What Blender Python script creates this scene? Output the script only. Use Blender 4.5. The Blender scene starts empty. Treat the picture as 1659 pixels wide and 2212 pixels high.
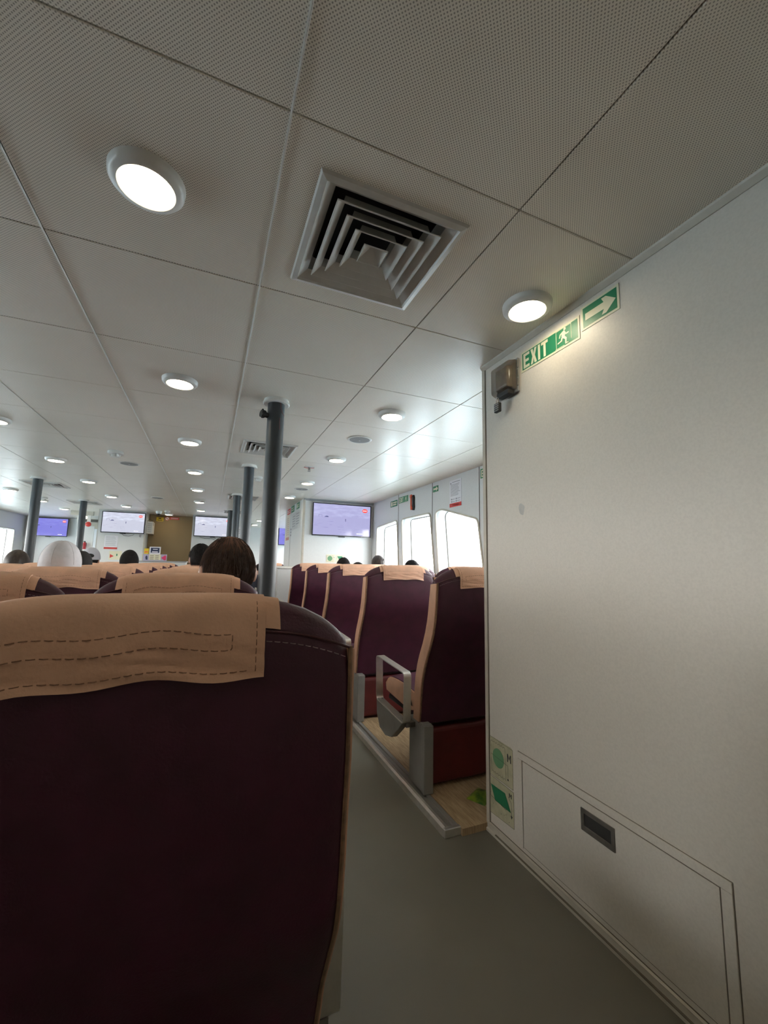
import bpy, bmesh, math, random
from mathutils import Vector, Matrix, Euler
random.seed(7)
PI = math.pi
C = bpy.context.scene.collection
sc = bpy.context.scene

# ------------------------------------------------------------------ camera
cam_d = bpy.data.cameras.new('camera'); cam = bpy.data.objects.new('camera', cam_d); C.objects.link(cam)
cam_d.sensor_fit = 'HORIZONTAL'; cam_d.sensor_width = 36.0; cam_d.lens = 892.12 / 1659 * 36.0
cam_d.clip_start = 0.02; cam_d.clip_end = 3000
def rotm(rx, ry, rz):
    return Matrix.Rotation(rz, 3, 'Z') @ Matrix.Rotation(rx, 3, 'X') @ Matrix.Rotation(ry, 3, 'Y')
Rm = rotm(0.125670374, -0.0197933143, -0.395325076)
cx_, cy_, cz_ = Rm.col[0], Rm.col[1], Rm.col[2]
M4 = Matrix.Identity(4)
for i in range(3):
    M4[i][0] = cx_[i]; M4[i][1] = cz_[i]; M4[i][2] = -cy_[i]
M4[2][3] = 1.098
cam.matrix_world = M4
sc.camera = cam

# ------------------------------------------------------------------ world, sun, exposure
W = bpy.data.worlds.new('sky'); sc.world = W; W.use_nodes = True
nt = W.node_tree; nt.nodes.clear()
wo = nt.nodes.new('ShaderNodeOutputWorld'); wb = nt.nodes.new('ShaderNodeBackground')
tcw = nt.nodes.new('ShaderNodeTexCoord'); sep = nt.nodes.new('ShaderNodeSeparateXYZ'); rmp = nt.nodes.new('ShaderNodeValToRGB')
nt.links.new(tcw.outputs['Generated'], sep.inputs[0]); nt.links.new(sep.outputs['Z'], rmp.inputs[0])
rmp.color_ramp.elements[0].position = 0.0; rmp.color_ramp.elements[0].color = (1, 0.985, 0.95, 1)
rmp.color_ramp.elements[1].position = 1.0; rmp.color_ramp.elements[1].color = (0.86, 0.92, 1, 1)
nt.links.new(rmp.outputs[0], wb.inputs[0]); nt.links.new(wb.outputs[0], wo.inputs[0])
wb.inputs[1].default_value = 7.6
sc.view_settings.view_transform = 'Standard'; sc.view_settings.look = 'None'
sc.view_settings.gamma = 1; sc.view_settings.use_curve_mapping = False
sc.view_settings.exposure = 1.22
LAMP_STRENGTH = 12.0

# ------------------------------------------------------------------ materials
def mat(name, col, rough=0.5, metal=0.0, var=0.0, vscale=8.0, bump=0.0, bscale=60.0, emit=None, estr=0.0, spec=None, dark=None, detail=3.0):
    m = bpy.data.materials.new(name); m.use_nodes = True
    n = m.node_tree; b = n.nodes['Principled BSDF']
    b.inputs['Base Color'].default_value = (*col, 1); b.inputs['Roughness'].default_value = rough; b.inputs['Metallic'].default_value = metal
    if spec is not None: b.inputs['Specular IOR Level'].default_value = spec
    if emit: b.inputs['Emission Color'].default_value = (*emit, 1); b.inputs['Emission Strength'].default_value = estr
    tc = n.nodes.new('ShaderNodeTexCoord')
    if var:
        t = n.nodes.new('ShaderNodeTexNoise'); t.inputs['Scale'].default_value = vscale; t.inputs['Detail'].default_value = detail
        r = n.nodes.new('ShaderNodeValToRGB'); d = dark or tuple(c * (1 - var) for c in col)
        r.color_ramp.elements[0].color = (*d, 1); r.color_ramp.elements[0].position = .35
        r.color_ramp.elements[1].color = (*col, 1); r.color_ramp.elements[1].position = .62
        n.links.new(tc.outputs['Object'], t.inputs['Vector']); n.links.new(t.outputs['Fac'], r.inputs[0]); n.links.new(r.outputs[0], b.inputs['Base Color'])
    if bump:
        t = n.nodes.new('ShaderNodeTexNoise'); t.inputs['Scale'].default_value = bscale; t.inputs['Detail'].default_value = 2
        bp = n.nodes.new('ShaderNodeBump'); bp.inputs['Strength'].default_value = bump; bp.inputs['Distance'].default_value = 0.002
        n.links.new(tc.outputs['Object'], t.inputs['Vector']); n.links.new(t.outputs['Fac'], bp.inputs['Height']); n.links.new(bp.outputs[0], b.inputs['Normal'])
    return m

def ceiling_mat():
    m = bpy.data.materials.new('perforated_ceiling_panel'); m.use_nodes = True
    n = m.node_tree; b = n.nodes['Principled BSDF']; L = n.links.new
    tc = n.nodes.new('ShaderNodeTexCoord')
    sc1 = n.nodes.new('ShaderNodeVectorMath'); sc1.operation = 'SCALE'; sc1.inputs['Scale'].default_value = 1 / 0.0056
    rot = n.nodes.new('ShaderNodeMapping'); rot.inputs['Rotation'].default_value = (0, 0, PI / 4)
    fr = n.nodes.new('ShaderNodeVectorMath'); fr.operation = 'FRACTION'
    sb = n.nodes.new('ShaderNodeVectorMath'); sb.operation = 'SUBTRACT'; sb.inputs[1].default_value = (.5, .5, 0)
    ml = n.nodes.new('ShaderNodeVectorMath'); ml.operation = 'MULTIPLY'; ml.inputs[1].default_value = (1, 1, 0)
    ln = n.nodes.new('ShaderNodeVectorMath'); ln.operation = 'LENGTH'
    mr = n.nodes.new('ShaderNodeMapRange'); mr.inputs['From Min'].default_value = .20; mr.inputs['From Max'].default_value = .34
    L(tc.outputs['Object'], rot.inputs[0]); L(rot.outputs[0], sc1.inputs[0]); L(sc1.outputs[0], fr.inputs[0]); L(fr.outputs[0], sb.inputs[0]); L(sb.outputs[0], ml.inputs[0]); L(ml.outputs[0], ln.inputs[0]); L(ln.outputs['Value'], mr.inputs['Value'])
    ns = n.nodes.new('ShaderNodeTexNoise'); ns.inputs['Scale'].default_value = 2.2; ns.inputs['Detail'].default_value = 4
    rp = n.nodes.new('ShaderNodeValToRGB'); rp.color_ramp.elements[0].color = (.84, .78, .68, 1); rp.color_ramp.elements[0].position = .3
    rp.color_ramp.elements[1].color = (.90, .845, .75, 1); rp.color_ramp.elements[1].position = .65
    L(tc.outputs['Object'], ns.inputs['Vector']); L(ns.outputs['Fac'], rp.inputs[0])
    mx = n.nodes.new('ShaderNodeMix'); mx.data_type = 'RGBA'
    mx.inputs['A'].default_value = (.40, .36, .30, 1); L(rp.outputs[0], mx.inputs['B']); L(mr.outputs[0], mx.inputs['Factor']); L(mx.outputs['Result'], b.inputs['Base Color'])
    b.inputs['Roughness'].default_value = .31; b.inputs['Specular IOR Level'].default_value = .5
    n2 = n.nodes.new('ShaderNodeTexNoise'); n2.inputs['Scale'].default_value = 5; n2.inputs['Detail'].default_value = 1
    bp = n.nodes.new('ShaderNodeBump'); bp.inputs['Strength'].default_value = .5; bp.inputs['Distance'].default_value = .006
    L(tc.outputs['Object'], n2.inputs['Vector']); L(n2.outputs['Fac'], bp.inputs['Height']); L(bp.outputs[0], b.inputs['Normal'])
    return m

def wood_mat():
    m = bpy.data.materials.new('wood_plank_floor'); m.use_nodes = True
    n = m.node_tree; b = n.nodes['Principled BSDF']; L = n.links.new
    tc = n.nodes.new('ShaderNodeTexCoord'); mp = n.nodes.new('ShaderNodeMapping'); mp.inputs['Scale'].default_value = (18, 1.6, 1)
    ns = n.nodes.new('ShaderNodeTexNoise'); ns.inputs['Scale'].default_value = 6; ns.inputs['Detail'].default_value = 6; ns.inputs['Roughness'].default_value = .7
    rp = n.nodes.new('ShaderNodeValToRGB'); rp.color_ramp.elements[0].color = (.26, .17, .085, 1); rp.color_ramp.elements[0].position = .3
    rp.color_ramp.elements[1].color = (.56, .42, .25, 1); rp.color_ramp.elements[1].position = .7
    L(tc.outputs['Object'], mp.inputs[0]); L(mp.outputs[0], ns.inputs['Vector']); L(ns.outputs['Fac'], rp.inputs[0]); L(rp.outputs[0], b.inputs['Base Color'])
    b.inputs['Roughness'].default_value = .45
    return m

def glass_mat(name, tint=(1, 1, 1), fac=0.06):
    m = bpy.data.materials.new(name); m.use_nodes = True
    n = m.node_tree; n.nodes.clear(); o = n.nodes.new('ShaderNodeOutputMaterial')
    t = n.nodes.new('ShaderNodeBsdfTransparent'); t.inputs[0].default_value = (*tint, 1)
    g = n.nodes.new('ShaderNodeBsdfGlossy'); g.inputs['Roughness'].default_value = .03
    mx = n.nodes.new('ShaderNodeMixShader'); mx.inputs[0].default_value = fac
    n.links.new(t.outputs[0], mx.inputs[1]); n.links.new(g.outputs[0], mx.inputs[2]); n.links.new(mx.outputs[0], o.inputs[0])
    return m

def screen_mat(name, tint, mixf, strength):
    """beach picture on a lit screen; the screen's own UVs run 0..1"""
    m = bpy.data.materials.new(name); m.use_nodes = True
    n = m.node_tree; b = n.nodes['Principled BSDF']; L = n.links.new
    b.inputs['Base Color'].default_value = (.01, .01, .015, 1); b.inputs['Roughness'].default_value = .12
    uv = n.nodes.new('ShaderNodeTexCoord'); sp = n.nodes.new('ShaderNodeSeparateXYZ'); L(uv.outputs['UV'], sp.inputs[0])
    rp = n.nodes.new('ShaderNodeValToRGB'); cr = rp.color_ramp
    cr.elements[0].position = 0; cr.elements[0].color = (.55, .42, .52, 1)
    cr.elements[1].position = 1; cr.elements[1].color = (.26, .42, .80, 1)
    for p, c in ((.42, (.62, .52, .60)), (.50, (.55, .55, .62)), (.53, (.14, .30, .42)), (.585, (.22, .45, .60)), (.60, (.48, .60, .80))):
        e = cr.elements.new(p); e.color = (*c, 1)
    ns = n.nodes.new('ShaderNodeTexNoise'); ns.inputs['Scale'].default_value = 5; ns.inputs['Detail'].default_value = 6
    mp = n.nodes.new('ShaderNodeMapping'); mp.inputs['Scale'].default_value = (1.2, 2.2, 1); L(uv.outputs['UV'], mp.inputs[0]); L(mp.outputs[0], ns.inputs['Vector'])
    # clouds only above the horizon
    gt = n.nodes.new('ShaderNodeMath'); gt.operation = 'GREATER_THAN'; gt.inputs[1].default_value = .6; L(sp.outputs['Y'], gt.inputs[0])
    r2 = n.nodes.new('ShaderNodeValToRGB'); r2.color_ramp.elements[0].position = .42; r2.color_ramp.elements[1].position = .68
    L(ns.outputs['Fac'], r2.inputs[0])
    mu = n.nodes.new('ShaderNodeMath'); mu.operation = 'MULTIPLY'; L(gt.outputs[0], mu.inputs[0]); L(r2.outputs[0], mu.inputs[1])
    mx = n.nodes.new('ShaderNodeMix'); mx.data_type = 'RGBA'; L(mu.outputs[0], mx.inputs['Factor']); L(rp.outputs[0], mx.inputs['A']); mx.inputs['B'].default_value = (.72, .75, .86, 1)
    # dark weed streaks on the sand
    n3 = n.nodes.new('ShaderNodeTexNoise'); n3.inputs['Scale'].default_value = 4; n3.inputs['Detail'].default_value = 8
    mp3 = n.nodes.new('ShaderNodeMapping'); mp3.inputs['Scale'].default_value = (1, 7, 1); mp3.inputs['Rotation'].default_value = (0, 0, .2)
    L(uv.outputs['UV'], mp3.inputs[0]); L(mp3.outputs[0], n3.inputs['Vector'])
    r3 = n.nodes.new('ShaderNodeValToRGB'); r3.color_ramp.elements[0].position = .62; r3.color_ramp.elements[1].position = .68; L(n3.outputs['Fac'], r3.inputs[0])
    lt = n.nodes.new('ShaderNodeMath'); lt.operation = 'LESS_THAN'; lt.inputs[1].default_value = .45; L(sp.outputs['Y'], lt.inputs[0])
    m3 = n.nodes.new('ShaderNodeMath'); m3.operation = 'MULTIPLY'; L(lt.outputs[0], m3.inputs[0]); L(r3.outputs[0], m3.inputs[1])
    mx3 = n.nodes.new('ShaderNodeMix'); mx3.data_type = 'RGBA'; L(m3.outputs[0], mx3.inputs['Factor']); L(mx.outputs['Result'], mx3.inputs['A']); mx3.inputs['B'].default_value = (.26, .22, .32, 1)
    tn = n.nodes.new('ShaderNodeMix'); tn.data_type = 'RGBA'; tn.inputs['Factor'].default_value = mixf; L(mx3.outputs['Result'], tn.inputs['A']); tn.inputs['B'].default_value = (*tint, 1)
    L(tn.outputs['Result'], b.inputs['Emission Color']); b.inputs['Emission Strength'].default_value = strength
    return m

M = dict(
    ceiling=ceiling_mat(), wood=wood_mat(),
    wall=mat('speckled_white_wall_laminate', (.68, .635, .565), .42, var=.06, vscale=160, bump=.08, bscale=200),
    wall_far=mat('white_wall_panel', (.66, .675, .67), .45, var=.04, vscale=90),
    brown=mat('brown_wall_fabric', (.30, .215, .115), .8, var=.12, vscale=150),
    trimw=mat('cream_trim', (.56, .52, .44), .4, var=.08, vscale=20),
    seam=mat('dark_joint', (.11, .10, .085), .7),
    grime=mat('grimy_joint', (.16, .135, .10), .7),
    floor=mat('grey_green_vinyl_floor', (.17, .16, .128), .45, var=.1, vscale=2.5, bump=.15, bscale=260),
    duct=mat('duct_interior', (.012, .014, .018), .8),
    white=mat('white_plastic', (.74, .73, .69), .35, var=.04, vscale=30),
    vent=mat('vent_enamel', (.62, .60, .56), .35, var=.05, vscale=30, bump=.05),
    lens=mat('lamp_lens', (.9, .9, .85), .4, emit=(1.0, .86, .62), estr=LAMP_STRENGTH),
    spk=mat('speaker_grille', (.30, .30, .29), .6, var=.25, vscale=300),
    pillar=mat('grey_blue_pillar_paint', (.042, .051, .058), .42, var=.12, vscale=10),
    alu=mat('brushed_aluminium', (.72, .70, .65), .38, metal=.85, var=.08, vscale=40),
    ped=mat('grey_pedestal_paint', (.30, .29, .27), .4, metal=.3, var=.08, vscale=20),
    leather=mat('burgundy_leather', (.062, .0085, .027), .52, var=.25, vscale=14, bump=.25, bscale=260),
    leatherf=mat('burgundy_leather_top', (.085, .022, .030), .38, var=.3, vscale=18, bump=.3, bscale=240),
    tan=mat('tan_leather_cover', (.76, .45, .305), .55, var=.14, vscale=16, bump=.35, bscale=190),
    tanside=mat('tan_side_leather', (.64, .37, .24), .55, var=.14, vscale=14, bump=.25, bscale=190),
    piping=mat('worn_brown_piping', (.27, .155, .085), .6, var=.35, vscale=60),
    stitch=mat('tan_thread', (.42, .24, .15), .7), stitchd=mat('dark_tan_thread', (.33, .18, .11), .8), stitchp=mat('pale_thread', (.36, .27, .28), .7),  # stitching threads: tan, a darker tan and a pale one
    redbox=mat('dark_red_vinyl', (.125, .012, .011), .6, var=.3, vscale=9),
    black=mat('black_plastic', (.014, .015, .016), .45), blackm=mat('black_bezel', (.012, .012, .018), .25),
    green=mat('safety_green', (.012, .19, .085), .4), cream=mat('photoluminescent_cream', (.70, .68, .50), .45), greenl=mat('pale_safety_green', (.13, .30, .15), .5),
    sticker=mat('aged_sticker', (.52, .49, .33), .5, var=.25, vscale=25, dark=(.40, .38, .25)),
    ink=mat('black_ink', (.03, .03, .03), .5), inkg=mat('grey_print', (.30, .30, .33), .6),
    paper=mat('white_paper', (.76, .76, .80), .6), red=mat('sign_red', (.62, .045, .035), .45), orange=mat('hammer_orange', (.75, .13, .06), .4),
    yellow=mat('sign_yellow', (.68, .50, .03), .45), navy=mat('navy_print', (.02, .035, .09), .4), pink=mat('pink_print', (.70, .05, .16), .45), lilac=mat('lilac_print', (.42, .40, .55), .5),
    brass=mat('smoky_cover_plate', (.30, .27, .22), .4, metal=.2, var=.4, vscale=30),
    steel=mat('brushed_steel', (.30, .28, .26), .35, metal=.8, var=.2, vscale=40), steeld=mat('dark_recess', (.035, .035, .035), .5),
    glass=glass_mat('window_glass'), skin=mat('skin', (.40, .22, .15), .55, var=.12, vscale=20),
    hair_black=mat('black_hair', (.012, .010, .010), .8, var=.4, vscale=60, spec=.2), hair_brown=mat('dark_brown_hair', (.040, .026, .020), .5, var=.5, vscale=70),
    scalp=mat('thinning_brown_hair_over_scalp', (.20, .115, .080), .6, var=.55, vscale=38, dark=(.05, .030, .022)),
    strand=mat('brown_hair_strands', (.065, .036, .025), .8, var=.4, vscale=40),
    cap_white=mat('white_cotton_cap', (.58, .57, .60), .85, var=.12, vscale=22, bump=1.0, bscale=28), cap_black=mat('black_cap_cloth', (.012, .012, .014), .8), cap_grey=mat('grey_cap_cloth', (.42, .43, .48), .8),
    shirt_dark=mat('dark_shirt', (.04, .045, .07), .8), shirt_grey=mat('grey_shirt', (.25, .26, .28), .8), trousers=mat('dark_trousers', (.03, .03, .04), .8), eye=mat('eye_white', (.7, .7, .7), .3),
    sea=mat('sea_water_pale_for_glare', (.42, .56, .62), .35, var=.2, vscale=.05, bump=.3, bscale=2), scr_pink=screen_mat('beach_video_lilac', (.22, .20, .72), .42, .46), scr_bright=screen_mat('beach_video_bright', (.35, .48, .85), .12, .50), scr_blue=screen_mat('beach_video_blue', (.10, .09, .75), .72, .45),
    packet=mat('green_snack_packet', (.25, .33, .03), .35, var=.8, vscale=22, dark=(.03, .12, .02)), greyp=mat('grey_plastic', (.32, .33, .34), .5), tvlogo=mat('screen_logo_red', (.7, .05, .05), .4, emit=(.85, .09, .08), estr=.4), tvwhite=mat('screen_white_text', (.8, .8, .8), .4, emit=(.9, .85, .9), estr=.4), tvdark=mat('screen_dark_figure', (.05, .05, .1), .4, emit=(.12, .12, .30), estr=.3),
    bluish=mat('blue_tint_screen', (.02, .02, .3), .2),
)
def smoky_mat():
    m = bpy.data.materials.new('smoky_clear_plastic'); m.use_nodes = True
    n = m.node_tree; b = n.nodes['Principled BSDF']; b.inputs['Base Color'].default_value = (.17, .135, .10, 1); b.inputs['Roughness'].default_value = .2
    b.inputs['Alpha'].default_value = .55
    return m
M['smoky'] = smoky_mat()
def thinning_mat():
    m = bpy.data.materials.new('thinning_hair_over_scalp'); m.use_nodes = True
    n = m.node_tree; b = n.nodes['Principled BSDF']; L = n.links.new; b.inputs['Roughness'].default_value = .85; b.inputs['Specular IOR Level'].default_value = .12
    tc = n.nodes.new('ShaderNodeTexCoord'); sp = n.nodes.new('ShaderNodeSeparateXYZ'); L(tc.outputs['Object'], sp.inputs[0])
    ns = n.nodes.new('ShaderNodeTexNoise'); ns.inputs['Scale'].default_value = 40; L(tc.outputs['Object'], ns.inputs['Vector'])
    ml = n.nodes.new('ShaderNodeMath'); ml.operation = 'MULTIPLY_ADD'; ml.inputs[1].default_value = .06; L(ns.outputs['Fac'], ml.inputs[0]); L(sp.outputs['Z'], ml.inputs[2])
    mr = n.nodes.new('ShaderNodeMapRange'); mr.inputs['From Min'].default_value = .07; mr.inputs['From Max'].default_value = .15; L(ml.outputs[0], mr.inputs['Value'])
    mx = n.nodes.new('ShaderNodeMix'); mx.data_type = 'RGBA'; mx.inputs['A'].default_value = (.032, .020, .016, 1); mx.inputs['B'].default_value = (.23, .125, .088, 1)
    L(mr.outputs[0], mx.inputs['Factor']); L(mx.outputs['Result'], b.inputs['Base Color']); return m
M['scalp'] = thinning_mat()

# ------------------------------------------------------------------ mesh helpers
class MB:
    def __init__(s): s.v = []; s.f = []; s.uv = None
    def add(s, vs, fs):
        o = len(s.v); s.v += [tuple(v) for v in vs]; s.f += [tuple(i + o for i in f) for f in fs]; return s
    def box(s, x0, x1, y0, y1, z0, z1):
        vs = [(x, y, z) for x in (x0, x1) for y in (y0, y1) for z in (z0, z1)]
        return s.add(vs, [(0, 1, 3, 2), (4, 6, 7, 5), (0, 4, 5, 1), (2, 3, 7, 6), (0, 2, 6, 4), (1, 5, 7, 3)])
    def prism(s, poly, fn, d0, d1):
        """poly: 2D points, fn(a,b,d) -> 3D, extruded from depth d0 to d1"""
        n = len(poly); vs = [fn(a, b, d0) for a, b in poly] + [fn(a, b, d1) for a, b in poly]
        fs = [tuple(range(n))[::-1], tuple(range(n, 2 * n))] + [(i, (i + 1) % n, n + (i + 1) % n, n + i) for i in range(n)]
        return s.add(vs, fs)
    def lathe(s, prof, c=(0, 0, 0), seg=28, fn=None):
        """prof: (r, h) pairs from one end to the other, closed with caps"""
        n = len(prof); vs = []
        for r, h in prof:
            for k in range(seg):
                a = 2 * PI * k / seg; p = (r * math.cos(a), r * math.sin(a), h)
                if fn: p = fn(*p)
                vs.append((p[0] + c[0], p[1] + c[1], p[2] + c[2]))
        fs = [(i * seg + k, i * seg + (k + 1) % seg, (i + 1) * seg + (k + 1) % seg, (i + 1) * seg + k) for i in range(n - 1) for k in range(seg)]
        fs += [tuple(range(seg))[::-1], tuple(range((n - 1) * seg, n * seg))]
        return s.add(vs, fs)
    def tube(s, pts, r, seg=8, closed=False, flat=None):
        """round tube along pts; flat=(w, t, axis) makes a flat bar whose width lies along axis"""
        pts = [Vector(p) for p in pts]; n = len(pts); rings = []
        prev = None
        for i, p in enumerate(pts):
            a = pts[(i - 1) % n] if (closed or i > 0) else p; b = pts[(i + 1) % n] if (closed or i < n - 1) else p
            t = (b - a)
            if t.length < 1e-9: t = Vector((0, 0, 1))
            t.normalize()
            if flat:
                w, th, ax = flat; ax = Vector(ax); nrm = t.cross(ax).normalized()
                d1 = pts[(i + 1) % n] - p if (closed or i < n - 1) else p - a; d1.normalize()
                k = 1 / max(.5, abs(t.dot(d1)))
                rings.append([p + ax * w / 2 + nrm * th / 2 * k, p - ax * w / 2 + nrm * th / 2 * k, p - ax * w / 2 - nrm * th / 2 * k, p + ax * w / 2 - nrm * th / 2 * k])
            else:
                up = prev if prev else (Vector((0, 0, 1)) if abs(t.z) < .9 else Vector((1, 0, 0)))
                x = t.cross(up).normalized(); y = x.cross(t).normalized(); prev = y
                rings.append([p + x * r * math.cos(2 * PI * k / seg) + y * r * math.sin(2 * PI * k / seg) for k in range(seg)])
        m = len(rings[0]); vs = [v for rg in rings for v in rg]
        q = n if closed else n - 1
        fs = [(i * m + k, i * m + (k + 1) % m, ((i + 1) % n) * m + (k + 1) % m, ((i + 1) % n) * m + k) for i in range(q) for k in range(m)]
        if not closed: fs += [tuple(range(m))[::-1], tuple(range((n - 1) * m, n * m))]
        return s.add(vs, fs)
    def ellipsoid(s, c, r, nu=16, nv=10, fn=None):
        prof = [(math.sin(PI * (i + .5) / (nv + 1) if 0 < i < nv else (1e-3)), -math.cos(PI * i / nv)) for i in range(nv + 1)]
        prof = [(max(1e-3, math.sin(PI * i / nv)), -math.cos(PI * i / nv)) for i in range(nv + 1)]
        return s.lathe([(a, b) for a, b in prof], c, nu, fn or (lambda x, y, z: (x * r[0], y * r[1], z * r[2])))
    def build(s, name, material, parent=None, smooth=False, bevel=0, loc=None, bseg=2, angle=35):
        me = bpy.data.meshes.new(name); me.from_pydata(s.v, [], s.f); me.update()
        bm = bmesh.new(); bm.from_mesh(me); bmesh.ops.recalc_face_normals(bm, faces=bm.faces)
        if bevel:
            es = [e for e in bm.edges if len(e.link_faces) == 2 and e.calc_face_angle() > math.radians(angle)]
            bmesh.ops.bevel(bm, geom=es, offset=bevel, segments=bseg, affect='EDGES', profile=.5, clamp_overlap=True)
        bm.to_mesh(me); bm.free()
        me.materials.append(M[material] if isinstance(material, str) else material)
        if smooth:
            for p in me.polygons: p.use_smooth = True
            me.set_sharp_from_angle(angle=math.radians(40))
        o = bpy.data.objects.new(name, me); C.objects.link(o)
        if parent: o.parent = parent
        if loc: o.location = loc
        return o

def tag(o, label=None, cat=None, group=None, kind=None):
    if label: o['label'] = label
    if cat: o['category'] = cat
    if group: o['group'] = group
    if kind: o['kind'] = kind
    return o
def empty(name, loc, label=None, cat=None, group=None, rz=0):
    o = bpy.data.objects.new(name, None); C.objects.link(o); o.location = loc; o.rotation_euler = (0, 0, rz); o.empty_display_size = .1
    return tag(o, label, cat, group)
KIDS = {}
def kids(o): return [c for c in bpy.data.objects if c.parent == o]
def copy_tree(o, parent=None):
    c = o.copy(); C.objects.link(c); c.parent = parent
    for ch in kids(o): copy_tree(ch, c)
    return c
def structure(o): o['kind'] = 'structure'; return o

def plate(name, outer, holes, thick, fn, material, parent=None):
    """flat plate with holes: filled 2D curve, extruded, then mapped to 3D by fn(a,b,d)"""
    cu = bpy.data.curves.new(name, 'CURVE'); cu.dimensions = '2D'; cu.fill_mode = 'BOTH'; cu.extrude = thick / 2
    for lp in [outer] + holes:
        sp = cu.splines.new('POLY'); sp.points.add(len(lp) - 1); sp.use_cyclic_u = True
        for i, (a, b) in enumerate(lp): sp.points[i].co = (a, b, 0, 1)
    t = bpy.data.objects.new('tmp', cu); C.objects.link(t)
    dg = bpy.context.evaluated_depsgraph_get(); dg.update()
    me = bpy.data.meshes.new_from_object(t.evaluated_get(dg)); bpy.data.objects.remove(t)
    me.name = name
    for v in me.vertices: v.co = fn(v.co.x, v.co.y, v.co.z)
    bm = bmesh.new(); bm.from_mesh(me); bmesh.ops.remove_doubles(bm, verts=bm.verts, dist=1e-5); bmesh.ops.recalc_face_normals(bm, faces=bm.faces); bm.to_mesh(me); bm.free()
    me.materials.clear(); me.materials.append(M[material])
    o = bpy.data.objects.new(name, me); C.objects.link(o)
    if parent: o.parent = parent
    return o

def rrect(a0, a1, b0, b1, r, n=5):
    pts = []
    for cx, cy, s in ((a1 - r, b1 - r, 0), (a0 + r, b1 - r, 1), (a0 + r, b0 + r, 2), (a1 - r, b0 + r, 3)):
        for k in range(n + 1):
            a = (s + k / n) * PI / 2; pts.append((cx + r * math.cos(a), cy + r * math.sin(a)))
    return pts
def rpoly(poly, r, n=4):
    """round the corners of a convex polygon"""
    out = []; m = len(poly)
    for i in range(m):
        p0, p, p1 = Vector(poly[i - 1]), Vector(poly[i]), Vector(poly[(i + 1) % m])
        a = p + (p0 - p).normalized() * r; b = p + (p1 - p).normalized() * r
        for k in range(n + 1):
            t = k / n; q = (1 - t) ** 2 * a + 2 * t * (1 - t) * p + t * t * b; out.append((q.x, q.y))
    return out

# ------------------------------------------------------------------ room dimensions
ZC = 2.048; XR = 2.34; XL = -3.97; YB = -2.9; YF = 11.95
X0, Y0, T = -0.5103, 1.3962, 0.6085          # ceiling grid origin and pitch
WX = 1.159; WY = 1.568                         # near partition face and its front corner

# ---- floor
structure(MB().box(XL, XR, YB, YF, -.06, 0).build('floor', 'floor'))
# ---- ceiling: separate metal panels with open joints, a dark void above
VENTS = [(.40, 1.095), (.40, 3.53), (.40, 6.36), (.40, 8.5), (-2.03, 6.6), (-2.03, 8.45)]
cb = MB(); g = .0017
rowsi = range(-8, 18)
def vent_in(x0, x1, y0, y1):
    for vx, vy in VENTS:
        if x0 < vx < x1 and y0 < vy < y1: return vx, vy
vent_pos = []
for i in range(-6, 5):
    for j in rowsi:
        a0 = X0 + i * T + g; a1 = X0 + (i + 1) * T - g; b0 = Y0 + j * T + g; b1 = Y0 + (j + 1) * T - g
        a0 = max(a0, XL); a1 = min(a1, XR); b0 = max(b0, YB); b1 = min(b1, YF)
        if a1 - a0 < .02 or b1 - b0 < .02: continue
        v = vent_in(a0, a1, b0, b1)
        rects = [(a0, a1, b0, b1)]
        if v:
            h = .194; vx, vy = (a0 + a1) / 2 if abs((a0 + a1) / 2 - v[0]) < .04 else v[0], v[1]
            if vy - h < b0 + .03: vy = b0 + h + .03
            if vy + h > b1 - .03: vy = b1 - h - .03
            vent_pos.append((v[0], vy)); vx = v[0]
            rects = [(a0, a1, b0, vy - h), (a0, a1, vy + h, b1), (a0, vx - h, vy - h, vy + h), (vx + h, a1, vy - h, vy + h)]
        for r in rects:
            c = .0016; z = ZC
            # shallow tray: flat face with a small chamfer at its own outer edge
            x0, x1, y0, y1 = r
            cx0 = c if x0 == a0 else 0; cx1 = c if x1 == a1 else 0; cy0 = c if y0 == b0 else 0; cy1 = c if y1 == b1 else 0
            vs = [(x0, y0, z + .012), (x1, y0, z + .012), (x1, y1, z + .012), (x0, y1, z + .012),
                  (x0, y0, z + c), (x1, y0, z + c), (x1, y1, z + c), (x0, y1, z + c),
                  (x0 + cx0, y0 + cy0, z), (x1 - cx1, y0 + cy0, z), (x1 - cx1, y1 - cy1, z), (x0 + cx0, y1 - cy1, z)]
            cb.add(vs, [(0, 1, 5, 4), (1, 2, 6, 5), (2, 3, 7, 6), (3, 0, 4, 7), (4, 5, 9, 8), (5, 6, 10, 9), (6, 7, 11, 10), (7, 4, 8, 11), (8, 9, 10, 11), (3, 2, 1, 0)])
ceil = structure(cb.build('ceiling', 'ceiling'))
structure(MB().box(XL - .15, XR + .15, YB - .1, YF + .1, ZC + .30, ZC + .36).build('trim_1', 'duct'))
# bright metal carrier strips that show in two of the long joints
for k, (i, w) in enumerate(((0, .0030), (1, .0034), (-1, .0018))):
    x = X0 + i * T - .0012
    structure(MB().box(x - w / 2, x + w / 2, YB, YF, ZC - (.0055 if i >= 0 else .0025), ZC - .0003).build('trim_%d' % (2 + k), mat('bright_carrier_strip_%d' % k, (.88, .87, .84), .3)))

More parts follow.
